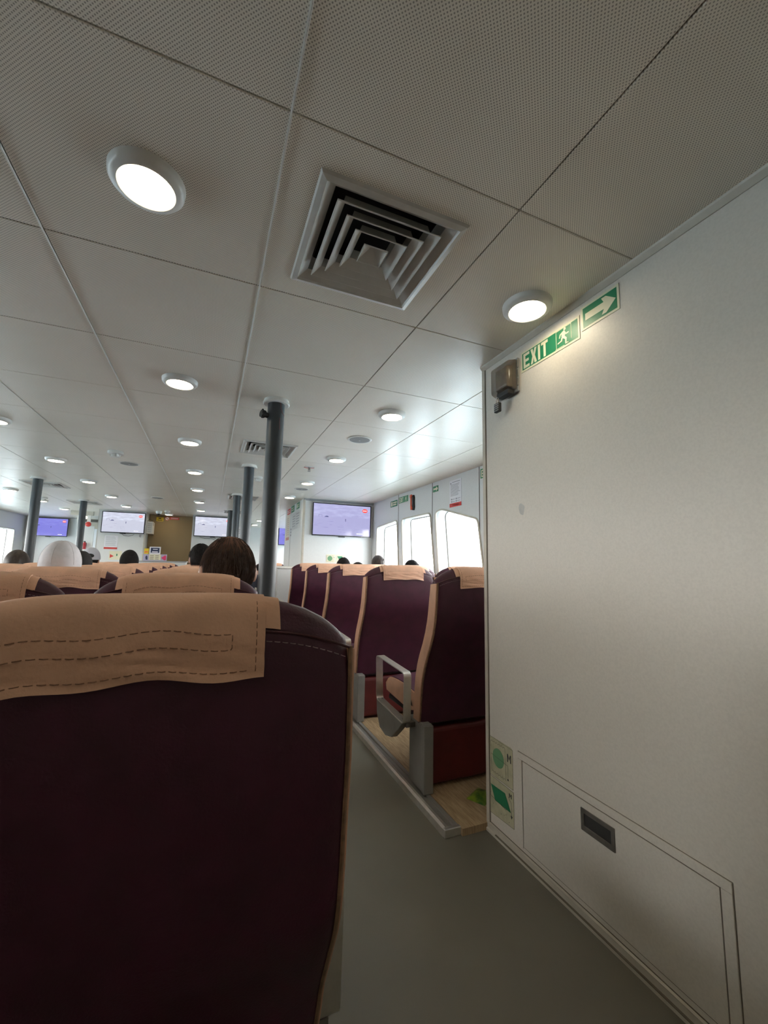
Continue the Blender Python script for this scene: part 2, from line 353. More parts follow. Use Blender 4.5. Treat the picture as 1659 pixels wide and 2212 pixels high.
# ---- ceiling air diffusers
def make_vent(x, y, label, first=None):
    root = empty('air_diffuser', (x, y, ZC), label, 'vent', 'square ceiling air diffusers')
    o, h = .213, .190
    f = MB()
    for (w0, z0), (w1, z1) in (((o, 0), (o - .004, -.008)), ((o - .004, -.008), (h + .004, -.012)), ((h + .004, -.012), (h, -.006)), ((h, -.006), (h - .026, .014)), ((h - .026, .014), (h - .031, .06))):
        vs = [(sx * w0, sy * w0, z0) for sx, sy in ((-1, -1), (1, -1), (1, 1), (-1, 1))] + [(sx * w1, sy * w1, z1) for sx, sy in ((-1, -1), (1, -1), (1, 1), (-1, 1))]
        f.add(vs, [(k, (k + 1) % 4, 4 + (k + 1) % 4, 4 + k) for k in range(4)])
    fr = f.build('frame', 'vent', root)
    for k, w in enumerate((.155, .118, .081)):
        b = MB()
        for dz in (0, .0018):
            pass
        prof = [(w, -.010), (w - .024, .010), (w - .029, .036), (w - .031, .036), (w - .0265, .009), (w - .0025, -.0125)]
        vs = [(sx * r, sy * r, z) for r, z in prof for sx, sy in ((-1, -1), (1, -1), (1, 1), (-1, 1))]
        fs = [(i * 4 + k2, i * 4 + (k2 + 1) % 4, ((i + 1) % 6) * 4 + (k2 + 1) % 4, ((i + 1) % 6) * 4 + k2) for i in range(6) for k2 in range(4)]
        b.add(vs, fs).tube([(-w + .001, -w + .001, -.0112), (w - .001, -w + .001, -.0112), (w - .001, w - .001, -.0112), (-w + .001, w - .001, -.0112)], .0019, 6, closed=True).build('louvre', 'vent', root)
    c = MB()
    vs = [(sx * .040, sy * .040, -.010) for sx, sy in ((-1, -1), (1, -1), (1, 1), (-1, 1))] + [(sx * .004, sy * .004, .022) for sx, sy in ((-1, -1), (1, -1), (1, 1), (-1, 1))]
    c.add(vs, [(k, (k + 1) % 4, 4 + (k + 1) % 4, 4 + k) for k in range(4)] + [(4, 5, 6, 7)])
    c.tube([(-.036, -.036, -.010), (.036, -.036, -.010), (.036, .036, -.010), (-.036, .036, -.010)], .0022, 6, closed=True)
    c.build('centre_louvre', 'vent', root)
    d = MB(); d.box(-.15, .15, -.15, .15, .11, .115)
    for sx, sy in ((-1, 0), (1, 0), (0, -1), (0, 1)):
        if sx: d.box(min(sx * .15, sx * .153), max(sx * .15, sx * .153), -.15, .15, .05, .115)
        else: d.box(-.15, .15, min(sy * .15, sy * .153), max(sy * .15, sy * .153), .05, .115)
    d.build('duct', 'duct', root)
    return root
VL = ['large square white air diffuser directly overhead, between the two nearest round lamps', 'square air diffuser partly hidden behind the nearest grey pillar', 'square air diffuser behind the second grey pillar, farther down the ceiling', 'farthest square air diffuser beside the row of pillars, near the front screens', 'square air diffuser behind the left pair of pillars, nearer one', 'square air diffuser beside the farther of the two left pillars']
vorder = {(round(v[0], 2)): v for v in VENTS}
for vx, vy in vent_pos:
    k = min(range(len(VENTS)), key=lambda q: abs(VENTS[q][0] - vx) + abs(VENTS[q][1] - vy))
    make_vent(vx, vy, VL[k])

# ---- round surface lamps
def make_lamp():
    root = empty('ceiling_light', (0, 0, 0), None, 'ceiling light', 'round surface lamps on the ceiling')
    MB().lathe([(.060, -.010), (.062, -.0235), (.066, -.026), (.080, -.022), (.086, -.014), (.0875, 0)], seg=48).build('ring', 'white', root, smooth=True)
    MB().lathe([(.061, -.012), (.061, -.0245), (.045, -.0255), (.01, -.026)], seg=48).build('lens', 'lens', root, smooth=True)
    return root
lamps = []
for n_, y in enumerate((1.095, 2.36, 3.57, 4.785, 5.995, 7.25, 8.47)):
    lamps.append((-.207, y, ['largest round lamp overhead, left of the square air diffuser', 'round lamp in the column left of the pillars, second from the viewer', 'round lamp in the column left of the pillars, third from the viewer', 'round lamp in the column left of the pillars, fourth from the viewer', 'round lamp in the column left of the pillars, fifth from the viewer', 'round lamp just above the central screen, sixth in its column', 'farthest round lamp of the column left of the pillars'][n_]))
for n_, y in enumerate((1.10, 2.32, 3.57, 4.80, 5.99)):
    lamps.append((1.01, y, ['round lamp right above the large green EXIT sign', 'round lamp to the right of the nearest pillar, next to a flush speaker', 'round lamp right of the pillar, just beyond the flush speaker', 'small round lamp right of the pillar, fourth in the right column', 'round lamp over the corner of the white cubicle with the screen'][n_]))
for n_, y in enumerate((3.59, 4.83, 6.01, 7.31, 8.53)):
    lamps.append((-1.43, y, ['round lamp cut by the left edge of the picture', 'round lamp above and right of the nearer left pillar', 'round lamp above the farther left pillar', 'round lamp above the left of the central screens', 'round lamp just over the screen beside the brown wall'][n_]))
for x, y, l in ((-2.65, 7.34, 'round lamp at far left, left of the nearer left pillar'), (-2.64, 9.66, 'round lamp over the far left blue screen'), (-2.64, 8.5, 'round lamp between the left pillars, far left column'), (-.84, 9.6, 'round lamp in front of the brown wall'),
                (1.01, 8.6, 'round lamp beyond the white cubicle, seen beside the pillar'), (1.01, 9.8, 'round lamp at the far right beyond the pillars'), (1.01, 11.0, 'farthest round lamp beyond the pillars on the right'),
                (-2.64, 11.0, 'round lamp at far left front'), (-2.64, 6.0, 'unseen round lamp left of the left pillars, fifth row'), (-2.64, 4.8, 'unseen round lamp over the left windows side, fourth row'), (-2.64, 3.6, 'unseen round lamp over the left windows side, third row'), (-1.43, 2.36, 'unseen round lamp left of the picture, second row'),  # all but the first are out of view, included for lighting
                (-2.64, 1.1, 'unseen round lamp over the left seats, first row'), (-1.43, 1.1, 'unseen round lamp left of the viewer, first row'), (-.207, -.1, 'unseen round lamp added just behind the viewer'), (1.01 - .3, -.9, 'unseen round lamp added behind the viewer on the right'), (-1.43, -1.3, 'unseen round lamp added behind the viewer on the left')):  # unseen lamps beside and behind the viewer, put in to light the cabin
    lamps.append((x, y, l))
L0 = make_lamp()
for k, (x, y, l) in enumerate(lamps):
    o = L0 if k == 0 else copy_tree(L0)
    o.location = (x, y, ZC); o['label'] = l

# ---- flush speakers, smoke detectors, sprinklers, dome camera
def make_speaker(x, y, label):
    root = empty('ceiling_speaker', (x, y, ZC), label, 'speaker', 'flush round ceiling speakers')
    MB().lathe([(.092, 0), (.094, -.004), (.088, -.007), (.078, -.006), (.076, -.003)], seg=36).build('rim', 'white', root, smooth=True)
    MB().lathe([(.078, -.002), (.077, -.0065), (.04, -.009), (.005, -.0095)], seg=36).build('grille', 'spk', root, smooth=True)
    MB().lathe([(.006, -.009), (.005, -.012)], seg=12).build('screw', 'white', root)
make_speaker(1.005, 2.925, 'flush grey speaker between two lamps right of the nearest pillar')
make_speaker(-.803, 4.72, 'flush grey speaker below the smoke detector, left half of the ceiling')
make_speaker(1.046, 5.295, 'pale flush speaker near the white cubicle corner')
make_speaker(-.803, 7.17, 'flush speaker in front of the brown wall')
def make_smoke(x, y, label, s=1.0):
    root = empty('smoke_detector', (x, y, ZC), label, 'smoke detector', 'ceiling smoke detectors')
    MB().lathe([(.052 * s, 0), (.054 * s, -.008), (.052 * s, -.024), (.040 * s, -.028)], seg=28).build('base', 'white', root, smooth=True)
    b = MB(); b.lathe([(.026 * s, -.028), (.026 * s, -.044), (.030 * s, -.046), (.028 * s, -.052), (.01, -.054)], seg=24)
    for k in range(6):
        a = k * PI / 3; b.tube([(.038 * s * math.cos(a), .038 * s * math.sin(a), -.024), (.029 * s * math.cos(a), .029 * s * math.sin(a), -.048)], .004, 6)
    b.build('sensor_cage', 'white', root)
make_smoke(-.833, 4.235, 'white smoke detector hanging above the left flush speaker', 1.15)
make_smoke(.442, 4.776, 'white smoke detector half hidden behind the second pillar')
make_smoke(-.823, 9.05, 'white smoke detector in front of the brown wall')
make_smoke(-2.5, 8.1, 'white smoke detector right beside the nearer left pillar')
def make_sprinkler(x, y, label):
    root = empty('sprinkler', (x, y, ZC), label, 'sprinkler', 'ceiling sprinklers')
    MB().box(-.045, .045, -.045, .045, -.003, 0).build('plate', 'white', root)
    b = MB().lathe([(.012, 0), (.012, -.012), (.006, -.014), (.006, -.03)], seg=12)
    b.tube([(-.008, 0, -.012), (-.014, 0, -.028), (0, 0, -.042)], .002, 6).tube([(.008, 0, -.012), (.014, 0, -.028), (0, 0, -.042)], .002, 6)
    b.lathe([(.004, -.04), (.016, -.043), (.016, -.045), (.003, -.046)], seg=14).build('head', 'steel', root)
    MB().tube([(-.05, .01, -.006), (-.01, .0, -.012), (.05, -.008, -.006)], .0025, 6).build('red_tag', 'red', root)
make_sprinkler(.86, 4.03, 'sprinkler on a square plate right of the pillars')
make_sprinkler(.62, 8.2, 'small sprinkler seen just left of the nearest pillar, far away')
dm = empty('dome_camera', (-.982, 9.2, ZC), 'small white dome camera in front of the brown wall', 'camera')
MB().lathe([(.055, 0), (.055, -.03), (.045, -.05)], seg=24).build('housing', 'white', dm, smooth=True)
MB().ellipsoid((0, -.012, -.055), (.034, .034, .030), 20, 10).build('lens', 'black', dm, smooth=True)

# ------------------------------------------------------------------ grey pillars
def make_pillar(x, y, label, clamp=False):
    root = empty('pillar', (x, y, 0), label, 'pillar', 'round grey pillars')
    MB().lathe([(.0485, 0), (.0485, ZC)], seg=40).build('shaft', 'pillar', root, smooth=True)
    MB().lathe([(.0495, ZC - .026), (.072, ZC - .028), (.077, ZC - .024), (.077, ZC - .018), (.072, ZC - .016), (.070, ZC - .0002)], seg=40).build('collar', 'white', root, smooth=True)
    MB().lathe([(.060, 0), (.085, .0), (.085, .012), (.052, .022)], seg=32).build('base_collar', 'pillar', root, smooth=True)
    if clamp:
        c = MB().tube([(-.045, -.01, 1.945), (-.075, -.022, 1.948)], .016, 12)
        c.tube([(-.066, -.018, 1.947), (-.085, -.026, 1.949)], .023, 14)
        for k in range(6):
            a = k * PI / 3; c.box(-.083, -.074, -.026 + .022 * math.cos(a) - .004, -.026 + .022 * math.cos(a) + .004, 1.948 + .022 * math.sin(a) - .004, 1.948 + .022 * math.sin(a) + .004)
        c.build('clamp_knob', 'black', root, smooth=True)
        p = [(.018, -.046, 2.02), (.020, -.0488, 1.99), (.030, -.044, 1.965), (.046, -.018, 1.955)]
        MB().tube(p, .0016, 6).tube([(.018, -.0465, 1.93), (.017, -.0475, 1.90), (.020, -.0465, 1.86)], .0014, 6).build('red_wire', mat('dull_red_wire', (.20, .06, .06), .5), root)
    return root
make_pillar(.305, 2.42, 'nearest and widest grey pillar, with a black clamp knob at its top', True)
make_pillar(.305, 4.23, 'second grey pillar of the central row, left of the nearest')
make_pillar(.305, 6.16, 'third grey pillar of the central row')
make_pillar(.305, 8.06, 'farthest grey pillar of the central row, beside the central screen')
make_pillar(-1.94, 6.05, 'nearer grey pillar of the left pair, in front of the blue screen')
make_pillar(-1.95, 8.05, 'farther, thinner grey pillar of the left pair')

# ------------------------------------------------------------------ hull walls with windows
HW = .14
def hull_fn_r(a, b, d): return (XR + HW / 2 + d, a, b)
def hull_fn_l(a, b, d): return (XL - HW / 2 - d, a, b)
win_r = []
win_r.append([(5.86, 1.655), (5.13, 1.70), (5.05, 1.0), (5.86, 1.0)])
win_r.append([(4.97, 1.70), (4.20, 1.70), (4.08, .96), (4.90, .96)])
win_r.append([(4.08, 1.695), (3.94, 1.715), (3.27, 1.545), (3.16, .92), (3.98, .92)])
win_r.append([(3.10, 1.70), (2.34, 1.70), (2.28, .92), (3.05, .92)])  # hidden behind the partition, added to let in daylight
win_r.append([(2.18, 1.70), (1.72, 1.70), (1.68, .92), (2.14, .92)])  # also out of sight, added for light on the right ceiling
for y in (8.2, 9.2, 10.2, 11.1): win_r.append([(y + .75, 1.70), (y, 1.70), (y - .04, .96), (y + .72, .96)])
win_l = []
for y in (.7, 1.6, 2.5, 3.4, 4.3, 5.2, 6.1, 7.0, 7.9, 8.8, 9.7, 10.62):  # nearest opening is unseen, added to brighten the near end
    win_l.append([(y + .80, 1.70), (y, 1.69), (y, .95), (y + .78, .95)])
def frame_loop(lp, x): return [(x, a, b) for a, b in lp]
widx = 0
def hull(name, wins, fn, xin, sgn, y0, y1):
    global widx
    loops = [rpoly(w, .055, 5) for w in wins]
    w = plate(name, [(y0, 0), (y1, 0), (y1, ZC + .02), (y0, ZC + .02)], loops, HW, fn, 'wall_far'); structure(w)
    for lp in loops:
        widx += 1
        xo = xin + sgn * (HW - .012)
        n = len(lp)
        pane = MB().prism(lp, lambda a, b, d: (xo + sgn * d, a, b), 0, .006).build('window_%d' % widx, 'glass'); structure(pane)
        cy = sum(p[0] for p in lp) / n; cz = sum(p[1] for p in lp) / n
        ring = MB(); 
        ring.tube([(xin - sgn * .004, a, b) for a, b in lp], .011, 8, closed=True)
        ring.build('window_frame', 'trimw', pane, smooth=True)
        sl = MB(); ins = [(cy + (a - cy) * .985, cz + (b - cz) * .985) for a, b in lp]
        sl.tube([(xo - sgn * .004, a, b) for a, b in ins], .006, 6, closed=True)
        sl.build('window_seal', 'seam', pane, smooth=True)
hull('wall_right', win_r, hull_fn_r, XR, 1, WY - .05, YF)
hull('wall_left', win_l, hull_fn_l, XL, -1, YB, YF)
tn = 10
for y in (5.09, 4.155, 3.245):
    tn += 1; structure(MB().box(XR - .003, XR, y - .004, y + .004, 0, ZC).build('trim_%d' % tn, 'seam'))
# front wall
tn += 1
structure(MB().box(XL - .15, XR + .15, YF, YF + .1, -.05, ZC + .2).build('wall_front', 'wall_far'))
structure(MB().box(XL - .15, XR + .15, YB - .1, YB, -.05, ZC + .2).build('wall_back', 'wall'))
# sea outside; glare is put into its pale colour to light the ceiling
structure(MB().box(-900, 900, -900, 900, -3.1, -3.0).build('ground_water', 'sea'))

# ------------------------------------------------------------------ near right partition
PW = MB(); PW.box(WX, XR, YB, WY, 0, ZC)
pw = structure(PW.build('wall_right_near', 'wall'))
structure(MB().box(WX - .004, WX + .02, WY - .002, WY + .004, 0, ZC).box(WX - .005, WX, WY - .016, WY + .004, 0, ZC - .02).build('trim_21', 'trimw'))
structure(MB().box(WX - .002, WX, WY - .019, WY - .0165, 0, ZC).build('trim_22', 'grime'))
structure(MB().prism([(0, 0), (-.016, 0), (-.014, -.006), (-.003, -.020), (0, -.020)], lambda a, b, d: (WX + a, d, ZC + b), YB, WY + .004).build('trim_23', 'trimw'))
# baseboard: lower skirting with a rounded lip, grimy joints
structure(MB().prism([(0, 0), (-.012, 0), (-.012, .010), (-.006, .013), (-.006, .030), (-.008, .034), (0, .037)], lambda a, b, d: (WX + a, d, b), YB, WY - .002).build('baseboard_right', 'trimw'))
structure(MB().box(WX - .0125, WX - .006, YB, WY - .06, .0105, .0130).box(WX - .0015, WX, YB, WY - .01, .037, .0395).build('trim_24', 'grime'))
# stain on the partition
st = MB().prism([(.0 + .016 * math.cos(a) * (1 + .15 * math.sin(3 * a)), .026 * math.sin(a) * (1 + .2 * math.cos(2 * a + 1))) for a in [k * PI / 10 for k in range(20)]], lambda a, b, d: (WX - d, 1.322 - a, 1.331 + b), 0, .0004)
tag(st.build('wall_stain', mat('grey_smudge', (.50, .49, .46), .5, var=.1, vscale=60)), 'small oval grey smudge on the white partition', 'stain')

# access panel in the partition
ap = empty('access_panel', (WX, 1.0, .22), 'white hinged access panel with a steel flush handle, low in the white partition', 'panel')
def wl(x, y, z): return (x - WX, y - 1.0, z - .22)
PY0, PY1, PZ0, PZ1 = .652, 1.372, .052, .386
fr = MB()
for (y0, y1, z0, z1) in ((PY0, PY1, PZ1 - .024, PZ1), (PY0, PY0 + .024, PZ0 - .06 + .06, PZ1 - .0245), (PY1 - .022, PY1, PZ0, PZ1 - .0245)):
    fr.box(-.004, 0, y0 - 1, y1 - 1, z0 - .22, z1 - .22)
fr.build('frame', 'wall', ap, bevel=.001)
gj = MB()
gj.box(-.0006, 0, PY0 - 1 - .0016, PY1 - 1 + .0012, PZ1 - .22, PZ1 - .22 + .0016).box(-.0006, 0, PY0 - 1.0022, PY0 - 1, PZ0 - .22, PZ1 - .22).box(-.0006, 0, PY1 - 1, PY1 - 1 + .0016, PZ0 - .22, PZ1 - .22)
gj.build('joint', 'grime', ap)
iy0, iy1, iz0, iz1 = PY0 + .026, PY1 - .024, PZ0 + .006, PZ1 - .026
MB().box(-.0025, 0, iy0 - 1 + .0015, iy1 - 1 - .0015, iz0 - .22, iz1 - .22 - .0015).build('door', 'wall', ap)
gj2 = MB(); gj2.box(-.001, 0, iy0 - 1 - .001, iy1 - 1 + .001, iz1 - .22 - .0012, iz1 - .22 + .001).box(-.001, 0, iy0 - 1 - .001, iy0 - 1 + .001, iz0 - .22, iz1 - .22).box(-.001, 0, iy1 - 1 - .001, iy1 - 1 + .001, iz0 - .22, iz1 - .22).box(-.001, 0, iy0 - 1, iy1 - 1, iz0 - .223, iz0 - .2215)
gj2.build('door_gap', 'grime', ap)
hd = plate('flush_handle', rrect(-.046, .075, .050, .116, .001, 1), [rrect(-.034, .063, .066, .103, .001, 1)], .003, lambda a, b, d: (-.004 + d, a, b), 'steel', ap)
MB().box(-.0028, -.0022, -.034, .063, .066, .103).build('handle_recess', 'steeld', hd)
MB().tube([(-.0065, .063, .0672), (-.0065, -.034, .0672)], .0013, 6).build('handle_lip', 'steel', hd)
MB().lathe([(.0018, 0), (.0016, -.002)], (0, 0, 0), 8, lambda x, y, z: (z, x - .33, y + .09)).build('rivet', 'ink', ap)

# ---- green EXIT sign, arrow sign, on the partition
def wall_fn(y_left, z0, x=WX, s=1.0):       # text reads toward -y
    return lambda a, b, d: (x - .001 - d, y_left - a * s, z0 + b * s)
def letters(mb, word, fn, x, y, h, w, gap, t, d0, d1):
    """condensed block capitals as prisms"""
    for ch in word:
        P = []
        if ch == 'E': P = [[(0, 0), (w, 0), (w, t), (t, t), (t, h / 2 - t / 2), (w * .88, h / 2 - t / 2), (w * .88, h / 2 + t / 2), (t, h / 2 + t / 2), (t, h - t), (w, h - t), (w, h), (0, h)]]
        elif ch == 'X': P = [[(0, 0), (t * 1.15, 0), (w / 2, h / 2 - t * .75), (w - t * 1.15, 0), (w, 0), (w / 2 + t * .62, h / 2), (w, h), (w - t * 1.15, h), (w / 2, h / 2 + t * .75), (t * 1.15, h), (0, h), (w / 2 - t * .62, h / 2)]]
        elif ch == 'I': P = [[(0, 0), (t, 0), (t, h), (0, h)]]
        elif ch == 'T': P = [[(w / 2 - t / 2, 0), (w / 2 + t / 2, 0), (w / 2 + t / 2, h - t), (w, h - t), (w, h), (0, h), (0, h - t), (w / 2 - t / 2, h - t)]]
        elif ch == 'M': P = [[(0, 0), (t, 0), (t, h * .68), (w / 2, h * .25), (w - t, h * .68), (w - t, 0), (w, 0), (w, h), (w - t, h), (w / 2, h * .5), (t, h), (0, h)]]
        for p in P: mb.prism([(x + a, y + b) for a, b in p], fn, d0, d1)
        x += (t if ch == 'I' else w) + gap
    return x
def running_man(mb, fn, x, y, s, d0, d1):
    k_ = [0]
    def P(pts): k_[0] += 1; mb.prism([(x + a * s, y + b * s) for a, b in pts], fn, d0, d1 + .00012 * k_[0])
    mb.prism([(x + s * (.60 + .085 * math.cos(k * PI / 8)), y + s * (.93 + .085 * math.sin(k * PI / 8))) for k in range(16)], fn, d0, d1)
    P([(.40, .82), (.56, .86), (.66, .72), (.60, .50), (.44, .42), (.36, .56)])          # torso
    P([(.60, .76), (.70, .64), (.88, .64), (.88, .57), (.68, .56), (.58, .66)])          # front arm
    P([(.46, .84), (.24, .74), (.18, .54), (.25, .52), (.31, .68), (.48, .74)])          # rear arm
    P([(.58, .52), (.74, .34), (.70, .06), (.84, .06), (.84, .00), (.62, .00), (.62, .30), (.46, .42)])  # front leg
    P([(.46, .46), (.40, .26), (.08, .22), (.08, .29), (.32, .34), (.36, .50)])          # rear leg
def exit_sign(loc_fn, parent, L, H, border=.008):
    MB().prism([(0, 0), (L, 0), (L, H), (0, H)], loc_fn, 0, .0016).build('plate', 'cream', parent)
    MB().prism([(border, border), (L - border, border), (L - border, H - border), (border, H - border)], loc_fn, .0016, .0019).build('green_field', 'green', parent)
    mb = MB(); letters(mb, 'EXIT', loc_fn, L * .05, H * .14, H * .72, L * .116, L * .022, L * .038, .0019, .0023)
    k = H * .82 / 1.05; x0 = L * .64
    running_man(mb, loc_fn, x0 + L * .01, H * .13, H * .74, .0019, .0023)
    t = .0016
    w = L * .235; yb, yt = H * .12, H * .88
    for r in ((x0, x0 + t, yb, yt), (x0 + w, x0 + w + t, yb + H * .12, yt), (x0, x0 + w + t, yt, yt + t), (x0 - .004, x0 + w * .55, yb - t, yb)):
        mb.prism([(r[0], r[2]), (r[1], r[2]), (r[1], r[3]), (r[0], r[3])], loc_fn, .0019, .0023)
    mb.build('lettering', 'cream', parent)
es = empty('exit_sign', (WX, 1.303, 1.905), 'large green EXIT sign with running figure, high on the white partition', 'sign', 'green safety signs')
exit_sign(lambda a, b, d: (-.0005 - d, -a, b), es, .300, .088)
ar = empty('arrow_sign', (WX, .995, 1.925), 'green sign with a white arrow pointing right, beside the large EXIT sign', 'sign', 'green safety signs')
def arrow_sign(fn, parent, L, H, border=.008):
    MB().prism([(0, 0), (L, 0), (L, H), (0, H)], fn, 0, .0016).build('plate', 'cream', parent)
    MB().prism([(border, border), (L - border, border), (L - border, H - border), (border, H - border)], fn, .0016, .0019).build('green_field', 'green', parent)
    h = H / 2; t = H * .14
    MB().prism([(L * .12, h - t), (L * .62, h - t), (L * .56, h - H * .33), (L * .68, h - H * .33), (L * .92, h), (L * .68, h + H * .33), (L * .56, h + H * .33), (L * .62, h + t), (L * .12, h + t)], fn, .0019, .0023).build('arrow', 'cream', parent)
arrow_sign(lambda a, b, d: (-.0005 - d, -a, b), ar, .148, .088)

# ---- padlocked smoky cover beside the sign
bx = empty('lockable_cover', (WX, 1.385, 1.905), 'smoky plastic cover box with a black padlock, mounted left of the large EXIT sign', 'box')
MB().box(-.012, 0, -.070, .066, -.072, .076).build('back_plate', 'greyp', bx, bevel=.003)
cv = MB()
cs = [(-.012, -.066, .064, -.066, .070), (-.020, -.068, .064, -.064, .068), (-.050, -.060, .058, -.056, .062), (-.060, -.046, .046, -.046, .050)]
vs = []
for x, y0, y1, z0, z1 in cs: vs += [(x, y0, z0), (x, y1, z0), (x, y1, z1), (x, y0, z1)]
cv.add(vs, [(4 * i + k, 4 * i + (k + 1) % 4, 4 * i + 4 + (k + 1) % 4, 4 * i + 4 + k) for i in range(3) for k in range(4)] + [(12, 13, 14, 15), (3, 2, 1, 0)])
cv.build('cover', 'smoky', bx, bevel=.006, bseg=3, smooth=True)
MB().box(-.044, -.012, -.040, .036, -.045, .048).build('switch_body', 'brass', bx, bevel=.004)
MB().box(-.052, -.018, -.056, .020, -.084, -.064).build('hasp', 'black', bx, bevel=.003)
for k in range(3): MB().tube([(-.014, -.073, -.05 + .04 * k), (-.014, -.073, -.02 + .04 * k)], .0035, 8).build('hinge', 'steel', bx)
pl = MB().box(-.058, -.042, -.001, .032, -.145, -.104); pl.build('padlock', 'black', bx, bevel=.003)
pr = MB()
for k in range(4): pr.box(-.0592, -.0575, .001, .030, -.140 + .009 * k, -.1365 + .009 * k)
pr.build('padlock_rib', 'greyp', bx)
MB().tube([(-.050, .010, -.104), (-.050, .010, -.082), (-.050, .017, -.076), (-.050, .024, -.082), (-.050, .024, -.104)], .0024, 8).build('shackle', 'steel', bx, smooth=True)

# ---- muster / lifejacket stickers low on the partition
def zigzag(x0, x1, y, amp, n):
    return [(x0 + (x1 - x0) * k / n, y + (amp if k % 2 else -amp)) for k in range(n + 1)]
def line(mb, pts, fn, d, w=.0009):
    for (a0, b0), (a1, b1) in zip(pts, pts[1:]):
        v = Vector((a1 - a0, b1 - b0)); 
        if v.length < 1e-6: continue
        nn = Vector((-v.y, v.x)).normalized() * w / 2
        mb.prism([(a0 + nn.x, b0 + nn.y), (a0 - nn.x, b0 - nn.y), (a1 - nn.x, b1 - nn.y), (a1 + nn.x, b1 + nn.y)], fn, d, d + .0003)
sk = empty('safety_sticker', (WX, 1.552, .226), 'aged sticker with a pale green circle in a wavy frame, low at the partition corner', 'sticker')
fn = lambda a, b, d: (-.0003 - d, -a, b)
MB().prism([(0, .002), (.148, .002), (.148, .148), (.138, .154), (.004, .154), (0, .15)], fn, 0, .0006).build('backing', 'sticker', sk)
mb = MB(); line(mb, zigzag(.010, .102, .138, .003, 12), fn, .0006); line(mb, zigzag(.014, .106, .020, .003, 12), fn, .0006)
line(mb, [(.010, .138), (.014, .020)], fn, .0006); line(mb, [(.102, .136), (.106, .022)], fn, .0006)
line(mb, [(0, .002), (.148, .002), (.148, .148), (.004, .154), (0, .002)], fn, .0006, .0007)
line(mb, [(.010, .086), (.118, .078), (.118, .030)], fn, .0006); mb.prism([(.118 + .004 * math.cos(k), .026 + .004 * math.sin(k)) for k in [j * PI / 5 for j in range(10)]], fn, .0006, .0009)
letters(mb, 'M', fn, .114, .094, .030, .024, 0, .006, .0006, .0009)
mb.build('print', 'ink', sk)
MB().prism([(.058 + .036 * math.cos(k * PI / 14), .083 + .037 * math.sin(k * PI / 14)) for k in range(28)], fn, .0006, .0008).build('circle', 'greenl', sk)
sk2 = empty('safety_sticker', (WX, 1.552, .078), 'stained sticker with a dark green slanted box and the letter M, below the circle sticker', 'sticker')
MB().prism([(0, .0), (.150, .010), (.150, .142), (0, .146)], fn, 0, .0006).build('backing', 'sticker', sk2)
MB().prism([(.008, .112), (.098, .116), (.132, .060), (.034, .060)], fn, .0006, .0009).build('green_box', 'green', sk2)
mb = MB(); line(mb, [(.006, .114), (.006, .066), (.104, .056), (.104, .068)], fn, .0006, .0014); line(mb, [(.098, .116), (.132, .060), (.034, .060)], fn, .0009, .001)
line(mb, [(.118, .112), (.134, .096), (.138, .070), (.136, .048)], fn, .0006, .0012)
mb.prism([(.130, .050), (.142, .050), (.136, .038)], fn, .0006, .0009)
letters(mb, 'M', fn, .122, .112, .016, .016, 0, .0045, .0006, .0009)
line(mb, [(0, 0), (.150, .010), (.150, .142), (0, .146), (0, 0)], fn, .0006, .0009)
for a, b in ((.09, .03), (.10, .036), (.07, .024), (.02, .04), (.118, .018)): mb.prism([(a, b), (a + .004, b + .001), (a + .003, b + .004)], fn, .0006, .0008)
mb.build('print', 'ink', sk2)

# ------------------------------------------------------------------ platform for the window seats, aluminium floor rails
structure(MB().box(1.03, XR, WY - .003, 6.0, .0, .028).build('floor_wood', 'wood'))
def rail(x0, y0, y1, label):
    root = empty('floor_rail', (x0, y0, 0), label, 'floor rail', 'aluminium seat rails on the floor')
    L_ = y1 - y0
    MB().prism([(-.008, 0), (-.004, .024), (.004, .032), (.018, .032), (.018, .024), (.044, .024), (.044, .032), (.062, .032), (.066, .028), (.066, 0)], lambda a, b, d: (a, d, b), .02, L_).build('track', 'ped', root)
    MB().prism([(-.010, 0), (-.006, .025), (.002, .034), (.014, .034), (.014, .032), (.004, .030), (-.004, .024), (-.0065, 0)], lambda a, b, d: (a, d, b), .018, L_).build('edge_strip', 'alu', root)
    MB().box(-.010, .068, 0, .02, 0, .033).build('end_cap', 'alu', root, bevel=.003)
rail(.962, 1.575, 6.0, 'aluminium floor rail along the edge of the wood platform right of the aisle')
rail(.190 - .06, .45, 8.6, 'floor rail under the aisle seats of the centre block')

